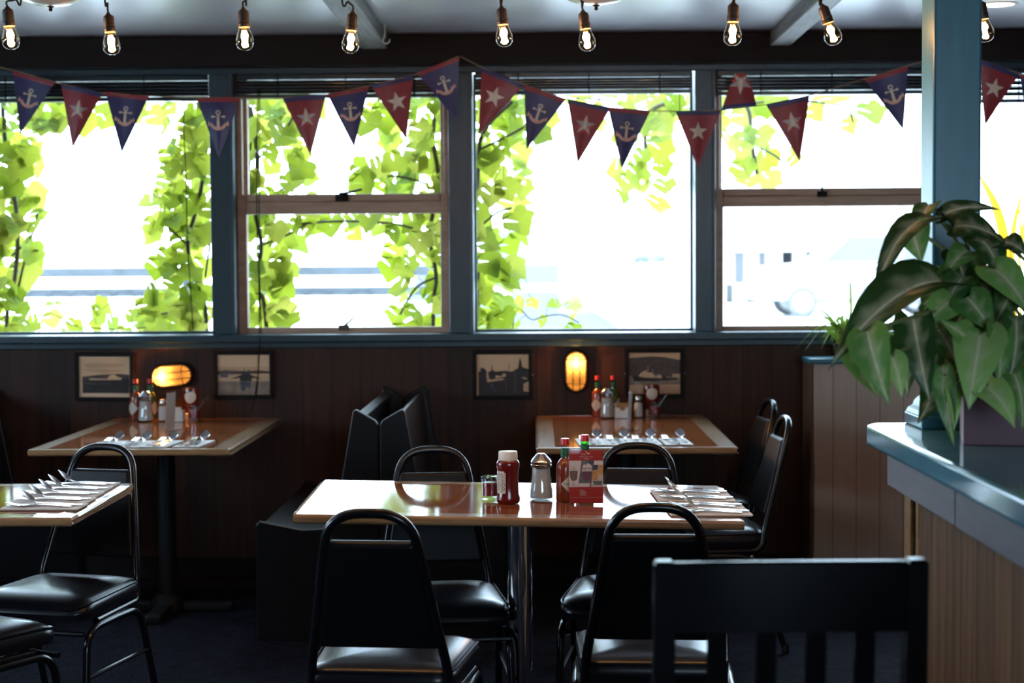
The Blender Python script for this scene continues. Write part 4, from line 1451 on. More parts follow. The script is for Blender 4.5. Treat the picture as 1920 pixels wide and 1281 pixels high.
def pendant(i, top, bot):
    Y = 4.02 if i < 8 else 4.25
    a, b_ = at_y(*top, Y), at_y(*bot, Y)
    d = (a - b_).normalized()
    t = thing('hanging_bulb', 'glowing filament bulb on a black cord, %s of the nine' % ORD[i] if i not in (8,) else 'glowing filament bulb on a black cord, %s' % ORD[i], 'hanging light bulb', b_, 0, 'hanging filament bulbs')
    Md = d.to_track_quat('Z', 'Y').to_matrix().to_4x4()
    s = (a - b_).length / 0.104
    Ms = Md @ Matrix.Scale(s, 4)
    b = bmesh.new()
    lathe(b, [(0.0002, 0.0), (0.008, 0.0010), (0.0150, 0.0045), (0.0200, 0.0105), (0.0226, 0.0185), (0.0224, 0.0265), (0.0200, 0.036), (0.0165, 0.046), (0.0138, 0.055), (0.0130, 0.060)], 26, 0, Ms)
    obj('bulb_glass', b, M['bulb_glass'], t)
    b = bmesh.new()
    for k_ in range(4):
        q = k_ * PI / 2 + 0.5
        x0, y0 = 0.0045 * math.cos(q), 0.0045 * math.sin(q)
        tube(b, [(x0, y0, 0.050), (x0 * 1.3, y0 * 1.3, 0.016)], 0.0015, 6, False, 0, Ms)
    obj('filament', b, M['filament'], t)
    b = bmesh.new()
    lathe(b, [(0.003, 0.018), (0.0022, 0.03), (0.0028, 0.05), (0.006, 0.058)], 10, 0, Ms)
    obj('glass_stem', b, M['bulb_glass'], t)
    b = bmesh.new()
    lathe(b, [(0, 0.058), (0.0148, 0.058), (0.0152, 0.062), (0.0152, 0.066), (0.0140, 0.0665), (0.0152, 0.068), (0.0150, 0.074), (0.0138, 0.075), (0.0140, 0.094), (0.0125, 0.099), (0.006, 0.104), (0.0045, 0.108), (0, 0.108)], 22, 0, Ms)
    obj('socket', b, M['socket'], t)
    tp = at_y(*hang_x[i], Y)
    ctop = a + d * 0.004 - b_
    hook = Vector((tp.x - b_.x, 0, ZC - b_.z))
    mid = Vector((tp.x - b_.x, 0, tp.z - b_.z))
    b = bmesh.new(); tube(b, catmull([ctop, ctop + d * 0.012, (ctop + mid) / 2 + Vector((0.003, 0, 0)), mid, hook], 6), 0.0026, 8)
    obj('cord', b, M['cord'], t)
    L_ = bpy.data.lights.new('bulb_light', 'POINT'); L_.energy = 6.0; L_.color = (1.0, 0.60, 0.27); L_.shadow_soft_size = 0.012
    lo = bpy.data.objects.new('bulb_light', L_); C.objects.link(lo); lo.parent = t; lo.location = d * 0.033 * s
    return t


for i, (tp, bt) in enumerate(bulbs):
    pendant(i, tp, bt)

# ------------------------------------------------------------------ ceiling lights and hook
M['dome'] = paint('opal_glass_dome', (0.80, 0.78, 0.74), 0.25, 0.03, coat=0.3)


def dome(label, px, py, Y):
    p = at_y(px, py, Y)
    t = thing('ceiling_dome_light', label, 'ceiling light', (p.x, Y, ZC), 0, 'opal dome ceiling lights')
    dz = ZC - p.z
    b = bmesh.new()
    lathe(b, [(0, -dz + 0.016), (0.030, -dz + 0.0175), (0.060, -dz + 0.024), (0.090, -dz + 0.036), (0.120, -dz + 0.055), (0.145, -dz + 0.085), (0.152, -dz + 0.105), (0.146, -dz + 0.108), (0.11, -dz + 0.060), (0, -dz + 0.022)], 40)
    obj('glass_bowl', b, M['dome'], t)
    b = bmesh.new()
    lathe(b, [(0, -dz), (0.004, -dz + 0.001), (0.0065, -dz + 0.006), (0.005, -dz + 0.012), (0.012, -dz + 0.016), (0.018, -dz + 0.024), (0.018, -dz + 0.030), (0, -dz + 0.032)], 20)
    obj('finial', b, M['socket'], t)
    b = bmesh.new()
    lathe(b, [(0, 0), (0.085, 0), (0.085, -0.02), (0.07, -0.03), (0.012, -0.035), (0.012, -dz + 0.06), (0, -dz + 0.06)], 32)
    obj('canopy', b, M['socket'], t)
    return t


dome('opal dome ceiling light near the left edge, above the second hanging bulb', 95, 22, 5.1)
dome('opal dome ceiling light above the middle of the room', 1118, 20, 5.1)
p = at_z(1872, 7, ZC)
t = thing('recessed_downlight', 'round recessed downlight glowing in the ceiling right of the teal pillar', 'ceiling light', (p.x, p.y, ZC))
b = bmesh.new(); lathe(b, [(0.062, -0.001), (0.064, -0.006), (0.074, -0.006), (0.078, -0.001)], 36); obj('trim_ring', b, M['white'], t)
b = bmesh.new(); lathe(b, [(0, -0.004), (0.063, -0.003), (0.063, -0.0005), (0, -0.0005)], 36); obj('lens', b, emit('downlight_lens', (1.0, 0.93, 0.82), 5), t)

p = at_y(716, 66, 7.0)
t = thing('ceiling_hook', 'small white cup hook screwed into the ceiling beside the left beam', 'hook', (p.x + 0.008, 7.05, ZC))
b = bmesh.new()
tube(b, fillet([(0, 0, 0), (0, 0, -0.055), (-0.012, 0, -0.075), (0.004, 0, -0.088), (0.020, 0, -0.078), (0.022, 0, -0.066)], 0.012, 5), 0.0028, 8)
obj('hook', b, M['white_plastic'], t)

# ------------------------------------------------------------------ nautical bunting
def cloth(name, col, tr, rough=0.7):
    k = NT(name)
    v = k.coord((1, 1, 1))
    nz = k.noise(v, 30, 4)
    c = k.ramp(nz, [(0.3, tuple(x * 0.85 for x in col)), (0.7, tuple(min(1, x * 1.12) for x in col))])
    d = k.n('ShaderNodeBsdfDiffuse'); k.l(c, d.inputs[0])
    tl = k.n('ShaderNodeBsdfTranslucent'); tl.inputs[0].default_value = (*tr, 1)
    ad = k.n('ShaderNodeAddShader'); k.l(d.outputs[0], ad.inputs[0]); k.l(tl.outputs[0], ad.inputs[1])
    gl = k.n('ShaderNodeBsdfGlossy'); gl.inputs['Roughness'].default_value = 0.35
    mx = k.n('ShaderNodeMixShader'); mx.inputs[0].default_value = 0.03
    k.l(ad.outputs[0], mx.inputs[1]); k.l(gl.outputs[0], mx.inputs[2])
    k.l(mx.outputs[0], k.out.inputs['Surface'])
    return k.m


M['flag_navy'] = cloth('navy_flag_cloth', (0.050, 0.046, 0.135), (0.002, 0.003, 0.007))
M['flag_red'] = cloth('red_flag_cloth', (0.300, 0.040, 0.048), (0.010, 0.002, 0.002))
M['flag_redbright'] = cloth('bright_red_print', (0.52, 0.055, 0.045), (0.010, 0.002, 0.001))
M['flag_cream'] = cloth('cream_print', (0.78, 0.62, 0.47), (0.020, 0.015, 0.010))
M['flag_salmon'] = cloth('salmon_print', (0.74, 0.42, 0.33), (0.020, 0.010, 0.007))
M['flag_grey'] = cloth('grey_blue_print', (0.46, 0.42, 0.42), (0.010, 0.010, 0.010))
M['twine'] = paint('tan_twine', (0.34, 0.24, 0.15), 0.8, 0.2, 80)

FLAGS = [  # kind, top-left, top-right, tip
    ('a', (24, 133), (103, 156), (38, 252)), ('s*', (114, 157), (192, 176), (135, 278)), ('a', (197, 172), (279, 182), (229, 288)), ('a', (368, 184), (450, 184), (410, 297)),
    ('s*', (530, 184), (611, 179), (582, 292)), ('a', (614, 178), (692, 162), (664, 277)), ('s', (695, 160), (775, 142), (762, 262)), ('a', (782, 137), (861, 107), (856, 226)),
    ('s', (903, 126), (982, 160), (897, 252)), ('a', (983, 160), (1061, 187), (987, 281)), ('s*', (1064, 187), (1145, 203), (1083, 307)), ('a', (1140, 202), (1219, 209), (1166, 318)),
    ('s', (1267, 210), (1351, 208), (1308, 316)), ('f', (1418, 199), (1352, 206), (1392, 92)), ('s*', (1437, 197), (1518, 180), (1500, 303)), ('a', (1622, 150), (1702, 125), (1693, 245)),
    ('s', (1836, 113), (1912, 139), (1846, 237)), ('a', (1912, 139), (1990, 160), (1928, 262))]
FL_NAMES = ['leftmost pennant of the bunting, navy with an anchor', 'red star pennant between two navy ones at the far left of the bunting', 'navy anchor pennant, third from the left on the bunting', 'navy anchor pennant hanging over the first window post from the left',
            'red star pennant at the left of the wooden sash window', 'navy anchor pennant in the middle of the left sash window', 'red star pennant at the right of the left sash window', 'navy anchor pennant hanging over the central window post',
            'red star pennant just right of the central window post', 'navy anchor pennant second to the right of the central post', 'red star pennant between two navy ones in front of the large right window', 'navy anchor pennant right before the bare stretch of twine by the large right window',
            'red star pennant hanging over the post right of the large window', 'red star pennant flipped upwards over the twine', 'red star pennant right of the flipped-up one', 'navy anchor pennant just left of the teal pillar', 'red star pennant just right of the teal pillar', 'navy pennant at the right edge, cut off by the picture']
YF = 7.31


def pennant(i, kind, tl, tr, tip):
    a, b_, c = at_y(*tl, YF), at_y(*tr, YF), at_y(*tip, YF)
    m = (a + b_) / 2
    t = thing('bunting_pennant', FL_NAMES[i], 'pennant', m, 0, 'pennants of the bunting')
    a, b_, c = a - m, b_ - m, c - m
    flip = kind == 'f'
    rnd = random.Random(i)
    ph = rnd.uniform(0, 6)
    L = c.length
    ax = c.normalized()
    ux = Vector((-ax.z, 0, ax.x))           # to the right when the tip points down
    if ux.x < 0 and not flip:
        ux = -ux
    if flip and ux.x > 0:
        ux = -ux
    W = (b_ - a).length
    sh = 0.9 if i == 12 else 1.0
    cut = {7: 0.985, 13: 0.40, 12: 0.97}.get(i, 0.998)
    zc = lambda s, u: -0.010 * math.sin(2.6 * u + ph) * (1 - s) * (0.35 + s) - 0.008 * math.sin(3.0 * s + ph * 2) * s - (0.016 if flip else 0.0)

    def P(s, u, off=0.0):
        q = a * (1 - s) + c * s
        r = b_ * (1 - s) + c * s
        v = q * (1 - u) + r * u
        return v + Vector((0, zc(s, u * 2 - 1) + off, 0))
    ns, nu = 12, 8
    rings = []
    for j in range(ns + 1):
        s = cut * j / ns
        rings.append([P(s, k / nu, -0.0006) for k in range(nu + 1)] + [P(s, k / nu, 0.0006) for k in range(nu, -1, -1)])
    b = bmesh.new(); loft(b, rings); obj('flag_cloth', b, M['flag_navy' if kind == 'a' else 'flag_red'], t, 60)
    # folded hem along the twine in the other colour
    hs = 0.075
    rings = []
    for j in range(3):
        s = hs * j / 2 - 0.01
        e = 0.004 if j == 1 else 0.0016
        rings.append([P(s, k / nu, -e) for k in range(nu + 1)] + [P(s, k / nu, e) for k in range(nu, -1, -1)])
    b = bmesh.new(); loft(b, rings); obj('hem', b, M['flag_red' if kind == 'a' else 'flag_navy'], t, 60)
    # printed emblem, following the cloth
    k_ = L * 0.96 if not flip else 0.30

    def E(x, y):
        """emblem coordinates: x right, y down the pennant, in pennant lengths from its top middle"""
        v = ux * (x * k_) + ax * (y * k_)
        s = max(0.0, min(1.0, (v.dot(ax)) / L))
        wd = max((1 - s) * W, 0.02)
        qc = ((a + b_) / 2) * (1 - s) + c * s
        u = (v - qc).dot(b_ - a) / W / wd * 2
        return v + Vector((0, zc(s, max(-1, min(1, u))), 0))

    def flat(bm, pts, lay, mi):
        fr = [E(x, y) + Vector((0, -0.0012 - 0.0006 * lay, 0)) for x, y in pts]
        bk = [E(x, y) + Vector((0, -0.0007 - 0.0006 * lay, 0)) for x, y in pts]
        vs = [bm.verts.new(p) for p in fr]; vb = [bm.verts.new(p) for p in bk]
        n = len(vs)
        fs = [bm.faces.new(vs), bm.faces.new(vb[::-1])] + [bm.faces.new([vs[j], vb[j], vb[(j + 1) % n], vs[(j + 1) % n]]) for j in range(n)]
        for f in fs:
            f.material_index = mi
    arc = lambda cx, cy, r, a0, a1, n=14: [(cx + r * math.cos(a0 + (a1 - a0) * q / n), cy + r * math.sin(a0 + (a1 - a0) * q / n)) for q in range(n + 1)]
    b = bmesh.new()
    if kind == 'a':
        cx, cy = 0.0, 0.40
        for q in range(16):                                     # ring
            a0, a1 = 2 * PI * q / 16, 2 * PI * (q + 1) / 16
            r0, r1 = 0.024, 0.043
            flat(b, [(cx + r0 * math.cos(a0), 0.252 + r0 * math.sin(a0)), (cx + r1 * math.cos(a0), 0.252 + r1 * math.sin(a0)), (cx + r1 * math.cos(a1), 0.252 + r1 * math.sin(a1)), (cx + r0 * math.cos(a1), 0.252 + r0 * math.sin(a1))], 0, 0)
        flat(b, [(-0.095, 0.312), (0.095, 0.312), (0.095, 0.332), (-0.095, 0.332)], 1, 0)
        for sx in (-1, 1):
            flat(b, arc(sx * 0.100, 0.322, 0.021, 0, 2 * PI * 13 / 14, 13), 2, 0)
        flat(b, [(-0.018, 0.292), (0.018, 0.292), (0.026, 0.535), (-0.026, 0.535)], 3, 0)
        ou, inn = arc(0, 0.400, 0.158, 0.42, PI - 0.42, 18), arc(0, 0.385, 0.118, 0.36, PI - 0.36, 18)
        for q in range(18):
            flat(b, [ou[q], ou[q + 1], inn[q + 1], inn[q]], 4, 1)
        for sx in (-1, 1):
            flat(b, [(sx * 0.172, 0.395), (sx * 0.183, 0.478), (sx * 0.103, 0.470)], 5, 1)
        obj('anchor_emblem', b, [M['flag_cream'], M['flag_salmon']], t)
    else:
        cy = 0.37
        if kind == 's*' or flip:
            sc = [(0 + (0.122 + 0.012 * math.cos(10 * q * 2 * PI / 60)) * math.cos(2 * PI * q / 60), cy + 0.02 + (0.122 + 0.012 * math.cos(10 * q * 2 * PI / 60)) * math.sin(2 * PI * q / 60)) for q in range(60)]
            flat(b, sc, 0, 2)
        st = []
        for q in range(10):
            r = 0.178 if q % 2 == 0 else 0.070
            st.append((r * math.sin(PI * q / 5), cy - r * math.cos(PI * q / 5)))
        flat(b, st, 1, 1 if kind in ('s*', 'f') else 0)
        if kind in ('s*', 'f'):
            flat(b, [(-0.012, cy - 0.150), (0.0, cy - 0.175), (0.012, cy - 0.150), (0.026, cy - 0.09), (0.030, cy - 0.06), (0.034, cy + 0.065), (-0.034, cy + 0.065), (-0.030, cy - 0.06), (-0.026, cy - 0.09)], 2, 0)
            for sx in (-1, 1):
                flat(b, [(sx * 0.034, cy + 0.062), (sx * 0.062, cy + 0.055), (sx * 0.105, cy + 0.144)], 3, 0)
        elif i in (6, 12):
            flat(b, [(-0.018, cy - 0.12), (0.0, cy - 0.17), (0.018, cy - 0.12), (0.024, cy + 0.066), (-0.024, cy + 0.066)], 2, 3)
        obj('star_emblem', b, [M['flag_cream'], M['flag_grey'], M['flag_redbright'], M['menuwhite']], t)
    return t


for i, f in enumerate(FLAGS):
    pennant(i, *f)
st = [(-70, 108), (-20, 122), (24, 132), (103, 154), (192, 175), (279, 180), (368, 183), (450, 183), (530, 183), (611, 178), (692, 161), (775, 141), (861, 105), (903, 126), (982, 158), (1061, 186), (1145, 202), (1219, 208), (1267, 209), (1351, 207), (1437, 196), (1518, 179), (1622, 148), (1702, 123), (1772, 104), (1836, 112), (1912, 138), (1990, 160), (2060, 172)]
t = thing('bunting_twine', 'thin tan twine the pennants hang from, strung across the window tops', 'twine', at_y(861, 105, YF))
b = bmesh.new(); tube(b, [at_y(x, y, YF) - t.location for x, y in st], 0.0024, 7); obj('twine', b, M['twine'], t)
b = bmesh.new()
for x, y in ((861, 105), (1772, 104), (-70, 108)):
    p = at_y(x, y, YF) - t.location
    tube(b, [p + Vector((0, -0.004, 0)), Vector((p.x, 7.362 - t.location.y, p.z))], 0.0022, 8)
    ball(b, p + Vector((0, -0.004, 0)), (0.004, 0.002, 0.004), 8, 6)
obj('pin', b, M['iron'], t)
# ------------------------------------------------------------------ bar counter with its teal pillar
HB = 1.07
XB = 0.797
t = thing('bar_counter', 'bar counter with thick teal top, grey apron board and brown board front at the right', 'counter', (XB, 2.2, 0))
b = bmesh.new()
o = [(0.0, -2.6), (0.0, 1.668), (0.028, 1.705), (1.75, 1.735), (1.75, -2.6)]
tt = bmesh.new()
lo = [tt.verts.new((x, y, HB - 0.052)) for x, y in o]; hi = [tt.verts.new((x, y, HB)) for x, y in o]
tt.faces.new(lo[::-1]); tt.faces.new(hi)
for i in range(len(o)):
    tt.faces.new([lo[i], lo[(i + 1) % len(o)], hi[(i + 1) % len(o)], hi[i]])
bmesh.ops.recalc_face_normals(tt, faces=tt.faces)
bmesh.ops.bevel(tt, geom=list(tt.edges), offset=0.010, segments=3, profile=0.5, affect='EDGES')
merge(b, tt); obj('countertop', b, M['teal_top'], t)
b = bmesh.new()
box(b, (0.045, 1.02, 0.925), (0.068, 1.640, HB - 0.052), 0.003); box(b, (0.045, -2.5, 0.925), (0.068, 1.014, HB - 0.052), 0.003)
box(b, (0.068, 1.617, 0.925), (1.7, 1.640, HB - 0.052), 0.003)
obj('apron_board', b, M['grey_board'], t)
b = bmesh.new(); box(b, (0.075, -2.5, 0), (1.7, 1.44, 0.925)); obj('front_boards', b, M['bar_panel'], t)
b = bmesh.new()
box(b, (0.068, 1.50, 0), (0.090, 1.56, 0.925), 0.003); box(b, (0.072, 1.44, 0), (0.085, 1.465, 0.925), 0.003); box(b, (0.09, 1.56, 0), (1.7, 1.575, 0.925), 0.003)
obj('corner_post', b, M['oak'], t)

t = thing('bar_pillar', 'square teal painted pillar rising from the bar counter to the ceiling', 'pillar', (0.982, 3.81, HB))
b = bmesh.new()
box(b, (-0.056, -0.06, 0.0), (0.056, 0.06, ZC - HB), 0.006)
obj('shaft', b, M['teal'], t)
b = bmesh.new()
box(b, (-0.086, -0.09, 0.0), (0.086, 0.09, 0.030), 0.005)
lathe(b, [(0.118, 0.030), (0.112, 0.040), (0.100, 0.046), (0.096, 0.056), (0.086, 0.066), (0.0795, 0.070)], 4, 0, Matrix.Rotation(PI / 4, 4, 'Z'))
obj('base_moulding', b, M['teal'], t, 20)

# ------------------------------------------------------------------ syngonium in its purple planter
M['purple'] = paint('dull_purple_planter', (0.080, 0.022, 0.036), 0.5, 0.2, 10)
M['soil'] = paint('potting_soil', (0.02, 0.013, 0.009), 0.95, 0.4, 60)
PX, PY = 0.925, 3.36
PT = thing('potted_arrowhead_plant', 'large leafy green plant with pale veins in a purple planter on the bar counter', 'plant', (PX + 0.19, PY + 0.10, HB))
b = bmesh.new()
w, d, h = 0.19, 0.10, 0.125
for lo, hi in (((-w, -d, 0), (w, -d + 0.008, h)), ((-w, d - 0.008, 0), (w, d, h)), ((-w, -d + 0.008, 0), (-w + 0.008, d - 0.008, h)), ((w - 0.008, -d + 0.008, 0), (w, d - 0.008, h)), ((-w + 0.008, -d + 0.008, 0), (w - 0.008, d - 0.008, 0.008))):
    box(b, lo, hi, 0.002, 0, Matrix.Rotation(-0.22, 4, 'Z'))
obj('planter_box', b, M['purple'], PT)
b = bmesh.new(); box(b, (-w + 0.008, -d + 0.008, 0.008), (w - 0.008, d - 0.008, 0.105), 0, 0, Matrix.Rotation(-0.22, 4, 'Z')); obj('soil', b, M['soil'], PT)
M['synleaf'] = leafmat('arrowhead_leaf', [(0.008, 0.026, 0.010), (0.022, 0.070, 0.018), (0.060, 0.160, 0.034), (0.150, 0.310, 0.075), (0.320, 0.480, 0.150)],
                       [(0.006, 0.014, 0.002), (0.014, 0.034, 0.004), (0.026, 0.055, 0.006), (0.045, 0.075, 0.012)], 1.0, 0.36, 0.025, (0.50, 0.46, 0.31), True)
M['synstem'] = paint('plant_stem_green', (0.16, 0.19, 0.07), 0.5, 0.2, 20)


def leaf(bm, base, tip, width, nrm, arch=0.15, fold=0.25, twist=0.0, lobes=0.24, lay=None, wavy=0.0, seed=0, tl=None, tone=0.5):
    """arrow-shaped leaf: grid along the midrib, lobes reaching back past the stalk, veins marked in the layer"""
    base, tip, nrm = Vector(base), Vector(tip), Vector(nrm)
    ax = tip - base
    L = ax.length
    ax.normalize()
    nrm = (nrm - ax * nrm.dot(ax)).normalized()
    side = ax.cross(nrm)
    ts = [0, 0.06, 0.13, 0.22, 0.32, 0.43, 0.54, 0.65, 0.76, 0.86, 0.94, 1.0]
    ws = [0.50, 0.78, 0.95, 1.0, 0.94, 0.84, 0.71, 0.56, 0.39, 0.22, 0.09, 0.004]
    us = [-1, -0.72, -0.42, -0.09, 0, 0.09, 0.42, 0.72, 1]
    rnd = random.Random(seed)
    rows = []
    for i, (tt, w) in enumerate(zip(ts, ws)):
        row = []
        for u in us:
            back = lobes * L * (abs(u) ** 1.4) * (1 - tt) ** 2.2
            s = tt * L - back
            x = u * w * width / 2
            q = s / L
            z = arch * L * (4 * q * (1 - q)) * 0.5 + fold * abs(x) - arch * L * q * q + wavy * width * math.sin(9 * tt + 2 * u + seed) * abs(u)
            z -= 0.06 * width * max(0, abs(u) - 0.6)
            ang = twist * q
            p = base + ax * s + side * (x * math.cos(ang)) + nrm * (z + x * math.sin(ang))
            v = bm.verts.new(p)
            if lay is not None:
                a = 1.0 if u == 0 else (0.26 if (abs(u) in (0.42,) and i % 3 == 1) else (0.34 if abs(u) == 0.09 else 0.0))
                v[lay] = a * (1.0 if tt < 0.97 else 0.2)
                v[tl] = tone
            row.append(v)
        rows.append(row)
    for a, c in zip(rows, rows[1:]):
        for k in range(len(us) - 1):
            bm.faces.new([a[k], a[k + 1], c[k + 1], c[k]])


def plant_leaves(root, leaves, mat, stems, smat, tones):
    bm = bmesh.new()
    bm.verts.layers.float.new('vein'); bm.verts.layers.float.new('tone')
    lay, tl = bm.verts.layers.float['vein'], bm.verts.layers.float['tone']
    for j, l in enumerate(leaves):
        leaf(bm, *l[:4], lay=lay, tl=tl, tone=tones[j], seed=j, **l[4])
    for v in bm.verts:
        v.co -= root.location
    obj('foliage', bm, mat, root, 80)
    b = bmesh.new()
    for s in stems:
        tube(b, catmull([p - root.location for p in s], 6), [0.0042] * (6 * (len(s) - 1) + 1), 7)
    obj('stems', b, smat, root)


def hero(b_, t_, Yb, Yt, w, nrm=(0, -0.8, 0.6), **kw):
    return (at_y(*b_, Yb), at_y(*t_, Yt), w, nrm, kw)


HL = [
    hero((1765, 528), (1556, 640), 3.35, 3.18, 0.150, (-0.15, -0.55, 0.80), arch=0.20, fold=0.42, lobes=0.16, wavy=0.03),
    hero((1626, 622), (1662, 752), 3.20, 3.12, 0.088, (-0.35, -0.9, 0.1), arch=0.16, fold=0.35, lobes=0.12),
    hero((1600, 640), (1640, 742), 3.26, 3.20, 0.070, (-0.5, -0.8, 0.15), arch=0.12, fold=0.4, lobes=0.10),
    hero((1672, 668), (1694, 742), 3.22, 3.18, 0.058, (0.2, -0.95, 0.2), arch=0.12, fold=0.2, lobes=0.2),
    hero((1752, 408), (1620, 524), 3.45, 3.32, 0.085, (-0.35, -0.5, 0.75), arch=0.30, fold=0.25, lobes=0.12),
    hero((1708, 425), (1728, 490), 3.42, 3.38, 0.078, (-0.2, -0.95, 0.2), arch=0.12, fold=0.3, lobes=0.2),
    hero((1742, 385), (1716, 440), 3.50, 3.42, 0.060, (-0.5, -0.7, 0.4), arch=0.15, fold=0.3),
    hero((1790, 425), (1884, 440), 3.40, 3.36, 0.088, (0.2, -0.75, 0.6), arch=0.22, fold=0.2, lobes=0.12),
    hero((1760, 408), (1870, 378), 3.46, 3.40, 0.052, (0.1, -0.8, 0.6), arch=0.24, fold=0.25, lobes=0.08),
    hero((1790, 400), (1820, 455), 3.46, 3.40, 0.070, (0.1, -0.9, 0.4), arch=0.2, fold=0.2),
    hero((1838, 628), (1818, 758), 3.24, 3.16, 0.108, (-0.25, -0.95, 0.2), arch=0.14, fold=0.18, lobes=0.30),
    hero((1830, 650), (1770, 600), 3.25, 3.22, 0.060, (-0.2, -0.9, 0.5), arch=0.1, fold=0.2, lobes=0.1),
    hero((1866, 505), (1932, 578), 3.34, 3.28, 0.092, (0.2, -0.95, 0.25), arch=0.12, fold=0.2, lobes=0.28),
    hero((1848, 726), (1908, 790), 3.20, 3.14, 0.082, (0.15, -0.8, 0.55), arch=0.2, fold=0.2, lobes=0.26),
    hero((1768, 688), (1786, 836), 3.27, 3.22, 0.052, (-0.4, -0.9, 0.1), arch=0.10, fold=0.5, lobes=0.05),
    hero((1784, 730), (1792, 806), 3.25, 3.22, 0.034, (0.2, -1, 0.1), arch=0.10, fold=0.4, lobes=0.15),
    hero((1770, 705), (1766, 766), 3.26, 3.24, 0.040, (-0.4, -0.9, 0.1), arch=0.1, fold=0.4, lobes=0.15),
    hero((1712, 598), (1742, 752), 3.30, 3.22, 0.085, (-0.3, -0.95, 0.1), arch=0.16, fold=0.3, lobes=0.18),
    hero((1700, 640), (1700, 738), 3.33, 3.28, 0.075, (-0.3, -0.9, 0.2), arch=0.14, fold=0.3, lobes=0.2),
    hero((1790, 560), (1722, 618), 3.32, 3.27, 0.080, (-0.2, -0.85, 0.5), arch=0.12, fold=0.2, lobes=0.25),
    hero((1805, 520), (1760, 592), 3.36, 3.30, 0.070, (-0.3, -0.9, 0.3), arch=0.15, fold=0.3),
    hero((1870, 612), (1878, 720), 3.26, 3.20, 0.062, (0.2, -1.0, 0.1), arch=0.12, fold=0.35, lobes=0.15),
    hero((1905, 600), (1900, 705), 3.28, 3.22, 0.075, (0.2, -1.0, 0.15), arch=0.12, fold=0.3, lobes=0.2),
    hero((1900, 700), (1925, 800), 3.24, 3.18, 0.075, (0.3, -0.9, 0.2), arch=0.14, fold=0.3, lobes=0.2),
    hero((1815, 470), (1770, 510), 3.40, 3.36, 0.065, (-0.3, -0.8, 0.5), arch=0.2, fold=0.2),
    hero((1840, 450), (1885, 520), 3.40, 3.34, 0.085, (0.2, -0.85, 0.4), arch=0.16, fold=0.25),
    hero((1880, 455), (1925, 470), 3.40, 3.36, 0.080, (0.1, -0.7, 0.7), arch=0.2, fold=0.2),
    hero((1815, 560), (1862, 620), 3.30, 3.26, 0.085, (0.1, -0.95, 0.2), arch=0.12, fold=0.2),
    hero((1740, 520), (1790, 560), 3.40, 3.36, 0.070, (0.0, -0.9, 0.4), arch=0.12, fold=0.2),
    hero((1760, 620), (1800, 690), 3.33, 3.28, 0.080, (0.1, -0.95, 0.2), arch=0.12, fold=0.25),
    hero((1730, 660), (1765, 730), 3.36, 3.32, 0.080, (0.0, -0.95, 0.2), arch=0.12, fold=0.25),
    hero((1850, 540), (1810, 600), 3.37, 3.33, 0.075, (-0.1, -0.95, 0.3), arch=0.12, fold=0.25),
    hero((1900, 540), (1870, 600), 3.36, 3.31, 0.080, (-0.1, -0.95, 0.3), arch=0.12, fold=0.25),
]
rnd = random.Random(31)
for j in range(34):
    px, py = rnd.uniform(1700, 1960), rnd.uniform(470, 740)
    if px < 1760 and py < 540:
        px += 90
    a = rnd.uniform(0.2, PI - 0.2)
    l = rnd.uniform(60, 105)
    Y = rnd.uniform(3.38, 3.62)
    HL.append(hero((px, py), (px + l * math.cos(a) * 0.8, py + l * math.sin(a) * 0.8), Y, Y - 0.05, rnd.uniform(0.06, 0.095), (rnd.uniform(-0.5, 0.5), -0.9, rnd.uniform(0.1, 0.7)), arch=rnd.uniform(0.08, 0.2), fold=rnd.uniform(0.15, 0.35), lobes=0.22))
ctr = Vector((PX + 0.19, PY + 0.09, HB + 0.10))
stems = []
for j, l in enumerate(HL[:33]):
    bp = l[0]
    st0 = ctr + Vector((rnd.uniform(-0.10, 0.10), rnd.uniform(-0.03, 0.03), 0))
    mid = (st0 + bp) / 2 + Vector((0, 0.02, 0.05 + 0.12 * abs(bp.x - st0.x)))
    stems.append([st0, mid, bp])
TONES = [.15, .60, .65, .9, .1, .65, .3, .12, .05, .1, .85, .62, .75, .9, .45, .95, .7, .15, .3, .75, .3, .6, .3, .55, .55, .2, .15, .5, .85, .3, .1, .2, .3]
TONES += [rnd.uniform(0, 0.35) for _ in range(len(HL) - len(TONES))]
plant_leaves(PT, HL, M['synleaf'], stems, M['synstem'], TONES)

# ------------------------------------------------------------------ tan beadboard planter cabinet and spider plant
t = thing('planter_cabinet', 'tan beadboard half-height cabinet with a teal cap, against the window wall', 'cabinet', (1.75, 7.31, 0))
Xc0, Xc1 = 1.25 - 1.75, 0.62
b = bmesh.new(); box(b, (Xc0, -0.13, 0), (Xc1, 0.115, 1.012)); obj('body', b, M['tan'], t)
b = bmesh.new(); box(b, (Xc0 - 0.014, -0.10, 0), (Xc0 - 0.001, 0.115, 1.012), 0.002); obj('side_boards', b, M['tan_edge'], t)
b = bmesh.new(); box(b, (Xc0 - 0.030, -0.155, 1.012), (Xc1 + 0.02, 0.06, 1.036), 0.006); obj('cap', b, M['teal'], t)
M['spider'] = leafmat('spider_plant_leaf', [(0.12, 0.24, 0.03), (0.26, 0.36, 0.07), (0.30, 0.36, 0.14)], [(0.03, 0.06, 0.004), (0.06, 0.09, 0.01)], 1.0, 0.3, 0.05)
sp = thing('spider_plant', 'small spider plant with arching striped leaves on the tan cabinet', 'plant', (1.40, 7.25, 1.037))
b = bmesh.new(); lathe(b, [(0, 0), (0.045, 0), (0.055, 0.06), (0.052, 0.06), (0.048, 0.05), (0, 0.05)], 20); obj('pot', b, M['soil'], sp)
b = bmesh.new()
rnd = random.Random(5)
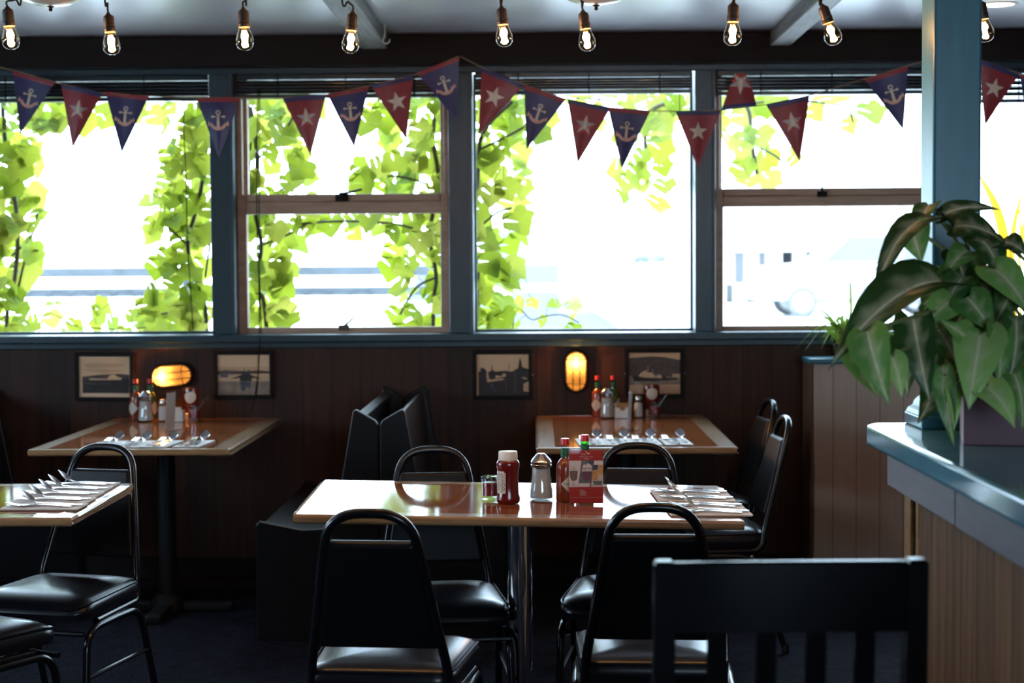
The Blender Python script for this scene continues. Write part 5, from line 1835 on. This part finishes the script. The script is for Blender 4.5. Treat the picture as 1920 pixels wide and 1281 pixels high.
arcs = [((1478, 632), 0.14), ((1500, 622), 0.10), ((1490, 655), 0.10), ((1508, 660), 0.09), ((1515, 628), 0.10), ((1530, 618), 0.06), ((1545, 610), 0.05)]
ends = [(at_y(*e, 7.16) - sp.location, h) for e, h in arcs] + [(Vector((rnd.uniform(-0.12, 0.26), rnd.uniform(-0.13, 0.08), rnd.uniform(0.03, 0.15))), rnd.uniform(0.04, 0.1)) for _ in range(60)]
ends += [(at_y(1592, 532, 7.2) - sp.location, 0.12), (at_y(1708, 495, 7.25) - sp.location, 0.16), (at_y(1690, 478, 7.25) - sp.location, 0.14)]
for e, h in ends:
    p0 = Vector((rnd.uniform(-0.02, 0.03), rnd.uniform(-0.02, 0.02), 0.05))
    far = e.x > 0.3
    if far:
        p0 = Vector((0.45, 0, 0.10))
    md = (p0 + e) / 2 + Vector((0, 0, h))
    pts = catmull([p0, md, e], 6)
    w = 0.008
    rows = []
    for i, p in enumerate(pts):
        q = i / (len(pts) - 1)
        ww = w * (1 - q ** 2) + 0.0004
        d_ = Vector((-(e - p0).y, (e - p0).x, 0))
        d_ = d_.normalized() if d_.length > 1e-4 else Vector((1, 0, 0))
        d_ = (d_ + Vector((0, 0, 0.7))).normalized()
        rows.append([b.verts.new(p - d_ * ww), b.verts.new(p - Vector((0, 0, ww * 0.5))), b.verts.new(p + d_ * ww)])
    for r0, r1 in zip(rows, rows[1:]):
        for k_ in range(2):
            b.faces.new([r0[k_], r0[k_ + 1], r1[k_ + 1], r1[k_]])
obj('foliage', b, M['spider'], sp, 80)
# ------------------------------------------------------------------ outside the windows
bm = bmesh.new(); box(bm, (-90, -60, -0.35), (90, 110, -0.22))
M['pave'] = paint('pale_concrete_yard', (0.70, 0.68, 0.65), 0.85, 0.12, 1.5)
struct('ground', bm, M['pave'])

M['vine'] = leafmat('vine_leaf', [(0.05, 0.10, 0.015), (0.09, 0.15, 0.02), (0.12, 0.18, 0.03)],
                    [(0.066, 0.084, 0.005), (0.100, 0.116, 0.009), (0.140, 0.132, 0.022), (0.084, 0.102, 0.006), (0.118, 0.124, 0.014)], 1.3, 0.35, 0.01)
M['vinestem'] = paint('brown_vine_stem', (0.06, 0.040, 0.025), 0.8, 0.3, 30)
VL = [(0, 0.03), (0.17, -0.10), (0.35, -0.08), (0.47, 0.06), (0.47, 0.18), (0.56, 0.29), (0.60, 0.43), (0.51, 0.51), (0.43, 0.55), (0.33, 0.70), (0.18, 0.85), (0.04, 1.0)]
VOUT = VL + [(-x, y) for x, y in VL[::-1][:-1]]


def inside(poly, x, y):
    c = False
    n = len(poly)
    for i in range(n):
        (x1, y1), (x2, y2) = poly[i], poly[(i + 1) % n]
        if (y1 > y) != (y2 > y) and x < (x2 - x1) * (y - y1) / (y2 - y1) + x1:
            c = not c
    return c


def vine_leaf(bm, p, size, yaw, pitch, roll, cup):
    """lobed leaf hanging from its stalk at p"""
    Mx = Matrix.Translation(p) @ Matrix.Rotation(yaw, 4, 'Z') @ Matrix.Rotation(pitch, 4, 'X') @ Matrix.Rotation(roll, 4, 'Y')
    vs = []
    for x, y in VOUT:
        z = cup * (abs(x) ** 1.3 * 0.7 + 0.5 * (y - 0.3) ** 2) + 0.04 * math.sin(7 * x + 5 * y + yaw * 9)
        vs.append(bm.verts.new(Mx @ Vector((x * size, -z * size, -y * size))))
    c0 = bm.verts.new(Mx @ Vector((0, 0, -0.04 * size)))
    c1 = bm.verts.new(Mx @ Vector((0, -cup * 0.02 * size, -0.40 * size)))
    n = len(vs)
    bm.faces.new([c0, vs[0], vs[1]]); bm.faces.new([c0, vs[n - 1], vs[0]])
    m = (n + 1) // 2
    for i in range(1, n - 1):
        a, b = vs[i], vs[i + 1]
        y = (VOUT[i][1] + VOUT[i + 1][1]) / 2
        if i < 3 or i >= n - 4:
            bm.faces.new([c0, a, b])
        else:
            bm.faces.new([c1, a, b])
    bm.faces.new([c0, vs[3], c1]); bm.faces.new([c0, c1, vs[n - 3]])


def vine(label, regions, stems, seed, name='climbing_vine', yr=(7.80, 8.15), size=(0.095, 0.155), cover=2.0, foot=None):
    rnd = random.Random(seed)
    pts = []
    for poly in regions:
        xs, ys = [p[0] for p in poly], [p[1] for p in poly]
        area = abs(sum(poly[i][0] * poly[(i + 1) % len(poly)][1] - poly[(i + 1) % len(poly)][0] * poly[i][1] for i in range(len(poly)))) / 2
        n = int(area * cover * 0.95 / 1250)
        mine = []
        while len(mine) < n:
            best, bd = None, -1
            for _ in range(7):                     # spread the leaves evenly: keep the roomiest of a few tries
                while True:
                    x, y = rnd.uniform(min(xs), max(xs)), rnd.uniform(min(ys), max(ys))
                    if inside(poly, x, y):
                        break
                dd = min([(x - a) ** 2 + (y - b) ** 2 for a, b in mine] or [1e9])
                if dd > bd:
                    best, bd = (x, y), dd
            mine.append(best)
        pts += [(x, y - 16, rnd.uniform(*yr)) for x, y in mine]
    r0 = at_y(*stems[0][0], yr[0] + 0.15)
    t = thing(name, label, 'vine', (r0.x, r0.y, -0.22), 0, 'leafy vines outside the windows')
    bm = bmesh.new()
    for x, y, Y in pts:
        p = at_y(x, y, Y) - t.location
        vine_leaf(bm, p, rnd.uniform(*size), rnd.gauss(0, 0.55), rnd.gauss(-0.15, 0.45), rnd.gauss(0, 0.6), rnd.uniform(0.1, 0.6))
    obj('foliage', bm, M['vine'], t, 80)
    bm = bmesh.new()
    for i, s in enumerate(stems):
        q = [at_y(x, y, yr[0] + 0.12 + 0.03 * (i % 3)) - t.location for x, y in s]
        if i == 0:
            q = [Vector((q[0].x, q[0].y, 0.0))] + q
        tube(bm, catmull(q, 5), (0.011 if i == 0 else 0.006) if name == 'climbing_vine' else 0.0035, 6)
    for x, y, Y in pts[::2]:
        p = at_y(x, y, Y) - t.location
        tube(bm, [p, p + Vector((rnd.uniform(-0.06, 0.06), rnd.uniform(-0.02, 0.05), rnd.uniform(0.03, 0.10)))], 0.0018, 4)
    obj('stems', bm, M['vinestem'], t)
    return t


vine('leafy vine climbing the left edge of the first window from the left', [[(-70, 175), (70, 175), (95, 235), (62, 330), (70, 410), (68, 480), (42, 540), (62, 628), (-70, 630)], [(60, 180), (140, 180), (120, 245), (80, 250)]],
     [[(12, 625), (28, 520), (33, 420), (20, 330), (8, 250), (4, 180)], [(22, 480), (60, 440), (70, 400)], [(30, 560), (50, 480), (72, 470)]], 1)
vine('light leaves hanging along the top of the first window from the left', [[(90, 178), (400, 178), (400, 215), (330, 235), (215, 232), (110, 230)]], [[(395, 176), (300, 184), (200, 186), (110, 184)], [(250, 182), (245, 205)]], 2, cover=1.5, yr=(8.1, 8.4))
vine('thick leafy vine at the right side of the first window from the left', [[(325, 235), (400, 210), (400, 628), (268, 628), (262, 570), (292, 520), (300, 480), (280, 420), (285, 380), (312, 320), (305, 280)]],
     [[(388, 626), (372, 540), (352, 460), (372, 380), (385, 300), (392, 200)], [(372, 540), (330, 580), (300, 590)], [(385, 520), (395, 440), (398, 380)], [(352, 460), (310, 420), (300, 400)]], 3, cover=2.2)
vine('low row of leaves above the sill of the first window from the left', [[(60, 592), (150, 580), (220, 590), (265, 585), (300, 632), (60, 632)]], [[(70, 628), (150, 615), (230, 618), (290, 612)], [(160, 615), (180, 590)]], 4, cover=2.0, yr=(7.95, 8.25), name='low_shrub', size=(0.07, 0.11))
vine('leafy vine at the left side of the left sash window', [[(452, 178), (600, 178), (580, 225), (560, 280), (590, 330), (570, 370), (575, 430), (545, 470), (548, 520), (530, 560), (550, 620), (452, 620)]],
     [[(500, 618), (480, 540), (490, 460), (475, 380), (482, 300), (470, 200)], [(490, 460), (540, 440), (575, 420)], [(478, 400), (520, 360), (570, 340)], [(482, 300), (530, 250), (560, 200)], [(466, 190), (470, 280), (462, 380)]], 5, cover=1.9)
vine('leafy vine at the right side of the left sash window', [[(700, 180), (845, 180), (845, 620), (735, 620), (760, 560), (775, 530), (735, 500), (735, 470), (775, 440), (760, 400), (705, 330), (735, 290), (690, 240)], [(560, 410), (760, 400), (740, 438), (640, 445), (560, 430)], [(640, 322), (668, 310), (720, 332), (716, 356), (650, 362)]],
     [[(812, 620), (818, 520), (806, 440), (822, 340), (812, 260), (820, 190)], [(806, 440), (740, 420), (640, 415), (560, 420)], [(815, 350), (740, 330), (660, 340)], [(822, 360), (832, 420), (828, 520)], [(818, 520), (780, 540), (750, 590)]], 6, cover=2.0)
vine('leafy vine at the left side of the large window right of the central post', [[(880, 178), (1040, 178), (1030, 230), (1010, 275), (955, 300), (985, 350), (965, 400), (965, 450), (930, 480), (965, 520), (940, 560), (970, 590), (960, 622), (880, 622)]],
     [[(893, 620), (896, 520), (890, 430), (896, 330), (905, 250), (960, 190)], [(896, 430), (930, 400), (960, 390)], [(893, 540), (920, 500), (950, 500)], [(900, 280), (980, 240), (1030, 200)]], 7, cover=2.0)
vine('low leafy plant above the sill of the large right window', [[(930, 585), (1000, 565), (1060, 568), (1092, 600), (1085, 624), (930, 624)]], [[(960, 622), (1000, 600), (1050, 590), (1085, 605)]], 8, cover=1.7, yr=(7.95, 8.2), name='low_shrub', size=(0.06, 0.10))
vine('leafy vine hanging at the top right of the large right window', [[(1050, 178), (1310, 178), (1290, 225), (1250, 215), (1235, 250), (1265, 320), (1240, 395), (1190, 380), (1155, 370), (1150, 320), (1180, 290), (1150, 260), (1060, 215)]],
     [[(1310, 176), (1260, 190), (1215, 215), (1210, 290), (1215, 350)], [(1215, 215), (1150, 190), (1080, 184)], [(1212, 300), (1180, 320), (1165, 350)]], 9, cover=1.35, yr=(8.1, 8.5))
vine('pale leafy vine hanging at the top of the sash window beside the teal pillar', [[(1345, 178), (1640, 178), (1615, 245), (1580, 258), (1560, 225), (1480, 220), (1430, 240), (1490, 300), (1470, 330), (1400, 350), (1372, 340), (1360, 270)]],
     [[(1345, 176), (1400, 200), (1410, 270), (1420, 330)], [(1400, 195), (1480, 188), (1580, 200), (1600, 230)], [(1410, 270), (1450, 290), (1475, 310)]], 10, cover=1.25, yr=(8.2, 8.7))

# ---- yard fence with two rails
M['rail'] = paint('grey_painted_fence_rail', (0.052, 0.060, 0.070), 0.7, 0.35, 8)
fa = at_y(60, 512, 12.0)
fe = at_y(800, 506, 12.0)
zr1 = at_y(200, 511, 12.0).z
zr2 = at_y(200, 549, 12.0).z
t = thing('yard_fence', 'grey two-rail fence outside beyond the left windows', 'fence', (-2.0, 12.0, -0.22))
for nm, z, h in (('top_rail', zr1, 0.036), ('lower_rail', zr2, 0.033)):
    b = bmesh.new(); box(b, (-5.2, -0.02, z - h + 0.22), (1.45, 0.02, z + h + 0.22), 0.006); obj(nm, b, M['rail'], t)
for x in (-5.1, -0.62, 1.40):
    b = bmesh.new(); box(b, (x - 0.045, 0.021, 0.0), (x + 0.045, 0.10, zr1 + 0.24), 0.006); obj('post', b, M['rail'], t)
b = bmesh.new()
for i in range(35):
    x = -4.9 + i * 0.162
    tube(b, fillet([(x, -0.024, zr2 + 0.16), (x + 0.02, -0.030, zr2 + 0.235), (x + 0.14, -0.030, zr2 + 0.235), (x + 0.16, -0.024, zr2 + 0.16)], 0.03, 3), 0.004, 5)
obj('wire_loops', b, M['rail'], t)

# ---- parked cars
M['carwhite'] = paint('white_car_paint', (0.62, 0.63, 0.66), 0.25, 0.02, coat=0.5)
M['carsilver'] = paint('silver_car_paint', (0.42, 0.43, 0.46), 0.25, 0.02, coat=0.5)
M['carglass'] = paint('car_window_glass', (0.075, 0.08, 0.09), 0.15, 0.02)
M['tyre'] = paint('tyre_rubber', (0.10, 0.10, 0.105), 0.8)
M['wheel'] = paint('alloy_wheel', (0.45, 0.45, 0.46), 0.35, metal=0.6)


def car(label, x, y, rz, mat, body, cab, wb, half=0.86):
    t = thing('parked_car', label, 'car', (x, y, -0.22), rz, 'cars parked outside')
    b = bmesh.new()
    prism(b, body, -half, half, None, 0, 0.07, 3); obj('body', b, mat, t)
    b = bmesh.new()
    c0, c1 = half - 0.06, half - 0.24
    lo = [(cab[0][0], cab[0][1]), (cab[3][0], cab[3][1])]
    hi = [(cab[1][0], cab[1][1]), (cab[2][0], cab[2][1])]
    loft(b, [[Vector((lo[0][0], -c0, lo[0][1])), Vector((lo[1][0], -c0, lo[1][1])), Vector((lo[1][0], c0, lo[1][1])), Vector((lo[0][0], c0, lo[0][1]))],
             [Vector((hi[0][0], -c1, hi[0][1])), Vector((hi[1][0], -c1, hi[1][1])), Vector((hi[1][0], c1, hi[1][1])), Vector((hi[0][0], c1, hi[0][1]))]])
    obj('windows', b, M['carglass'], t, 20)
    b = bmesh.new()
    box(b, (hi[0][0] - 0.03, -c1 - 0.02, hi[0][1] - 0.02), (hi[1][0] + 0.03, c1 + 0.02, hi[0][1] + 0.06), 0.03)
    for s in (-1, 1):
        for (l, h) in ((lo[0], hi[0]), (lo[1], hi[1]), ((lo[0][0] * 0.45 + lo[1][0] * 0.55, lo[0][1]), (hi[0][0] * 0.45 + hi[1][0] * 0.55, hi[0][1]))):
            tube(b, [(l[0], s * (c0 + 0.005), l[1]), (h[0], s * (c1 + 0.005), h[1])], 0.045, 6)
    obj('roof', b, mat, t)
    for wx in wb:
        for s in (-1, 1):
            b = bmesh.new()
            lathe(b, [(0.20, -0.10), (0.31, -0.10), (0.33, -0.06), (0.33, 0.06), (0.31, 0.10), (0.20, 0.10)], 28, 0, Matrix.Translation((wx, s * (half - 0.09), 0.33)) @ Matrix.Rotation(PI / 2, 4, 'X'))
            w = obj('wheel', b, M['tyre'], t)
            b = bmesh.new(); lathe(b, [(0, -0.08), (0.20, -0.095), (0.205, 0.095), (0, 0.08)], 28, 0, Matrix.Translation((wx, s * (half - 0.09), 0.33)) @ Matrix.Rotation(PI / 2, 4, 'X')); obj('rim', b, M['wheel'], w)
    return t


SED = [(-2.15, 0.32), (-2.2, 0.62), (-2.0, 0.86), (-1.2, 0.95), (1.3, 0.98), (2.15, 0.90), (2.25, 0.60), (2.2, 0.30)]
SUV = [(-2.2, 0.36), (-2.3, 0.70), (-2.15, 1.05), (-1.1, 1.14), (2.2, 1.16), (2.25, 0.70), (2.2, 0.36)]
c1 = at_y(1010, 560, 19.0)
car('white car parked just outside the large right window', c1.x, 19.0, R_(180 + 5), M['carwhite'], SED, [(-0.95, 0.95), (-0.25, 1.40), (0.95, 1.42), (1.6, 0.97)], (-1.35, 1.35))
c2 = at_y(1020, 500, 25.0)
car('taller white car parked behind, seen through the large right window', c2.x, 25.0, R_(180), M['carwhite'], SUV, [(-1.0, 1.13), (-0.35, 1.72), (1.9, 1.74), (2.12, 1.15)], (-1.4, 1.4))
bm = bmesh.new(); box(bm, (-10, 31, -0.22), (40, 70, 0.36)); struct('sidewalk', bm, M['pave'])
c3 = at_y(1560, 560, 34.0)
car('silver car with a visible wheel parked outside the sash window by the teal pillar', c3.x + 0.55, 34.0, R_(2), M['carsilver'], SUV, [(-1.0, 1.13), (-0.35, 1.68), (1.7, 1.70), (2.05, 1.15)], (-1.35, 1.4)).location.z = 0.36

# ---- buildings across the yard
M['bwall'] = paint('pale_building_wall', (0.50, 0.48, 0.45), 0.8, 0.05, 1)
M['broof'] = paint('grey_blue_roof', (0.062, 0.068, 0.084), 0.7, 0.15, 2)
M['bgap'] = paint('shaded_opening_boards', (0.060, 0.062, 0.078), 0.8, 0.3, 3)
q0, q1, q2 = at_y(940, 490, 30), at_y(1230, 432, 30), at_y(960, 432, 30)
t = thing('low_building', 'low pale building with a grey roof across the yard, seen through the large right window', 'building', ((q0.x + q1.x) / 2, 30, -0.22))
hw = (q1.x - q0.x) / 2
b = bmesh.new(); box(b, (-hw, 0, 0), (hw, 5, q0.z + 0.22)); obj('wall', b, M['bwall'], t)
b = bmesh.new(); prism(b, [(-0.5, q0.z + 0.17), (-0.5, q0.z + 0.28), (2.0, q1.z + 0.30), (4.5, q0.z + 0.28), (5.2, q0.z + 0.17)], -hw - 0.15, hw + 0.15, Matrix(((0, 1, 0, 0), (1, 0, 0, 0), (0, 0, 1, 0), (0, 0, 0, 1)))); obj('roof', b, M['broof'], t)
b = bmesh.new(); box(b, (-hw + 0.4, -0.03, 0.8), (-hw + 1.3, 0.0, 1.6)); obj('window', b, M['bgap'], t)
r0, r1 = at_y(1360, 472, 46), at_y(1720, 530, 46)
t = thing('boat_shed', 'pale open-fronted shed with dark bays across the yard, seen through the right sash window', 'building', ((r0.x + r1.x) / 2, 46, 0.36))
hw = (r1.x - r0.x) / 2
b = bmesh.new(); box(b, (-hw, 1.2, 0), (hw, 5, r0.z - 0.36)); obj('back_wall', b, M['bgap'], t)
b = bmesh.new(); box(b, (-hw - 0.1, -0.1, r0.z - 0.36), (hw + 0.1, 5.2, r0.z + 0.9)); obj('fascia', b, M['bwall'], t)
n = 9
for i in range(n):
    x = -hw + 2 * hw * i / (n - 1)
    b = bmesh.new(); box(b, (x - 0.20 + 0.10 * (i % 2), 0, 0), (x + 0.24, 0.3, r0.z - 0.36)); obj('pier', b, M['bwall'], t)
b = bmesh.new(); box(b, (-hw, 0.0, 0), (hw, 0.25, r1.z - 0.36)); obj('low_wall', b, M['bwall'], t)

# ---- yellow-leaved plant outside, right of the pillar
M['yellow'] = leafmat('yellow_blade_leaf', [(0.5, 0.33, 0.02), (0.62, 0.42, 0.04), (0.55, 0.30, 0.03)], [(0.22, 0.125, 0.004), (0.26, 0.16, 0.006), (0.22, 0.11, 0.006)], 1.0, 0.35, 0.03)
r0 = at_y(1880, 600, 8.1)
t = thing('yellow_plant', 'plant with long yellow blade leaves outside the window right of the pillar', 'plant', (r0.x, 8.1, -0.22))
b = bmesh.new()
for pts, w in ((((1905, 640), (1886, 470), (1866, 385), (1831, 322)), 0.062), (((1900, 640), (1898, 470), (1906, 400), (1924, 345)), 0.034), (((1915, 640), (1912, 480), (1914, 430), (1909, 372)), 0.020), (((1940, 640), (1928, 500), (1922, 420), (1938, 360)), 0.04)):
    q = catmull([at_y(x, y, 8.1 + 0.02 * i) - t.location for i, (x, y) in enumerate(pts)], 6)
    q = [Vector((q[0].x * 0.3, 0, 0))] + q
    rows = []
    for i, p in enumerate(q):
        u = i / (len(q) - 1)
        ww = w / 2 * math.sin(PI * min(1, 0.12 + u * 0.89)) ** 0.8 + 0.001
        dx = Vector((0.92, 0.3, 0.25))
        rows.append([b.verts.new(p - dx * ww), b.verts.new(p + Vector((0, 0.25 * ww, 0))), b.verts.new(p + dx * ww)])
    for a, c in zip(rows, rows[1:]):
        for k_ in range(2):
            b.faces.new([a[k_], a[k_ + 1], c[k_ + 1], c[k_]])
obj('leaves', b, M['yellow'], t, 80)
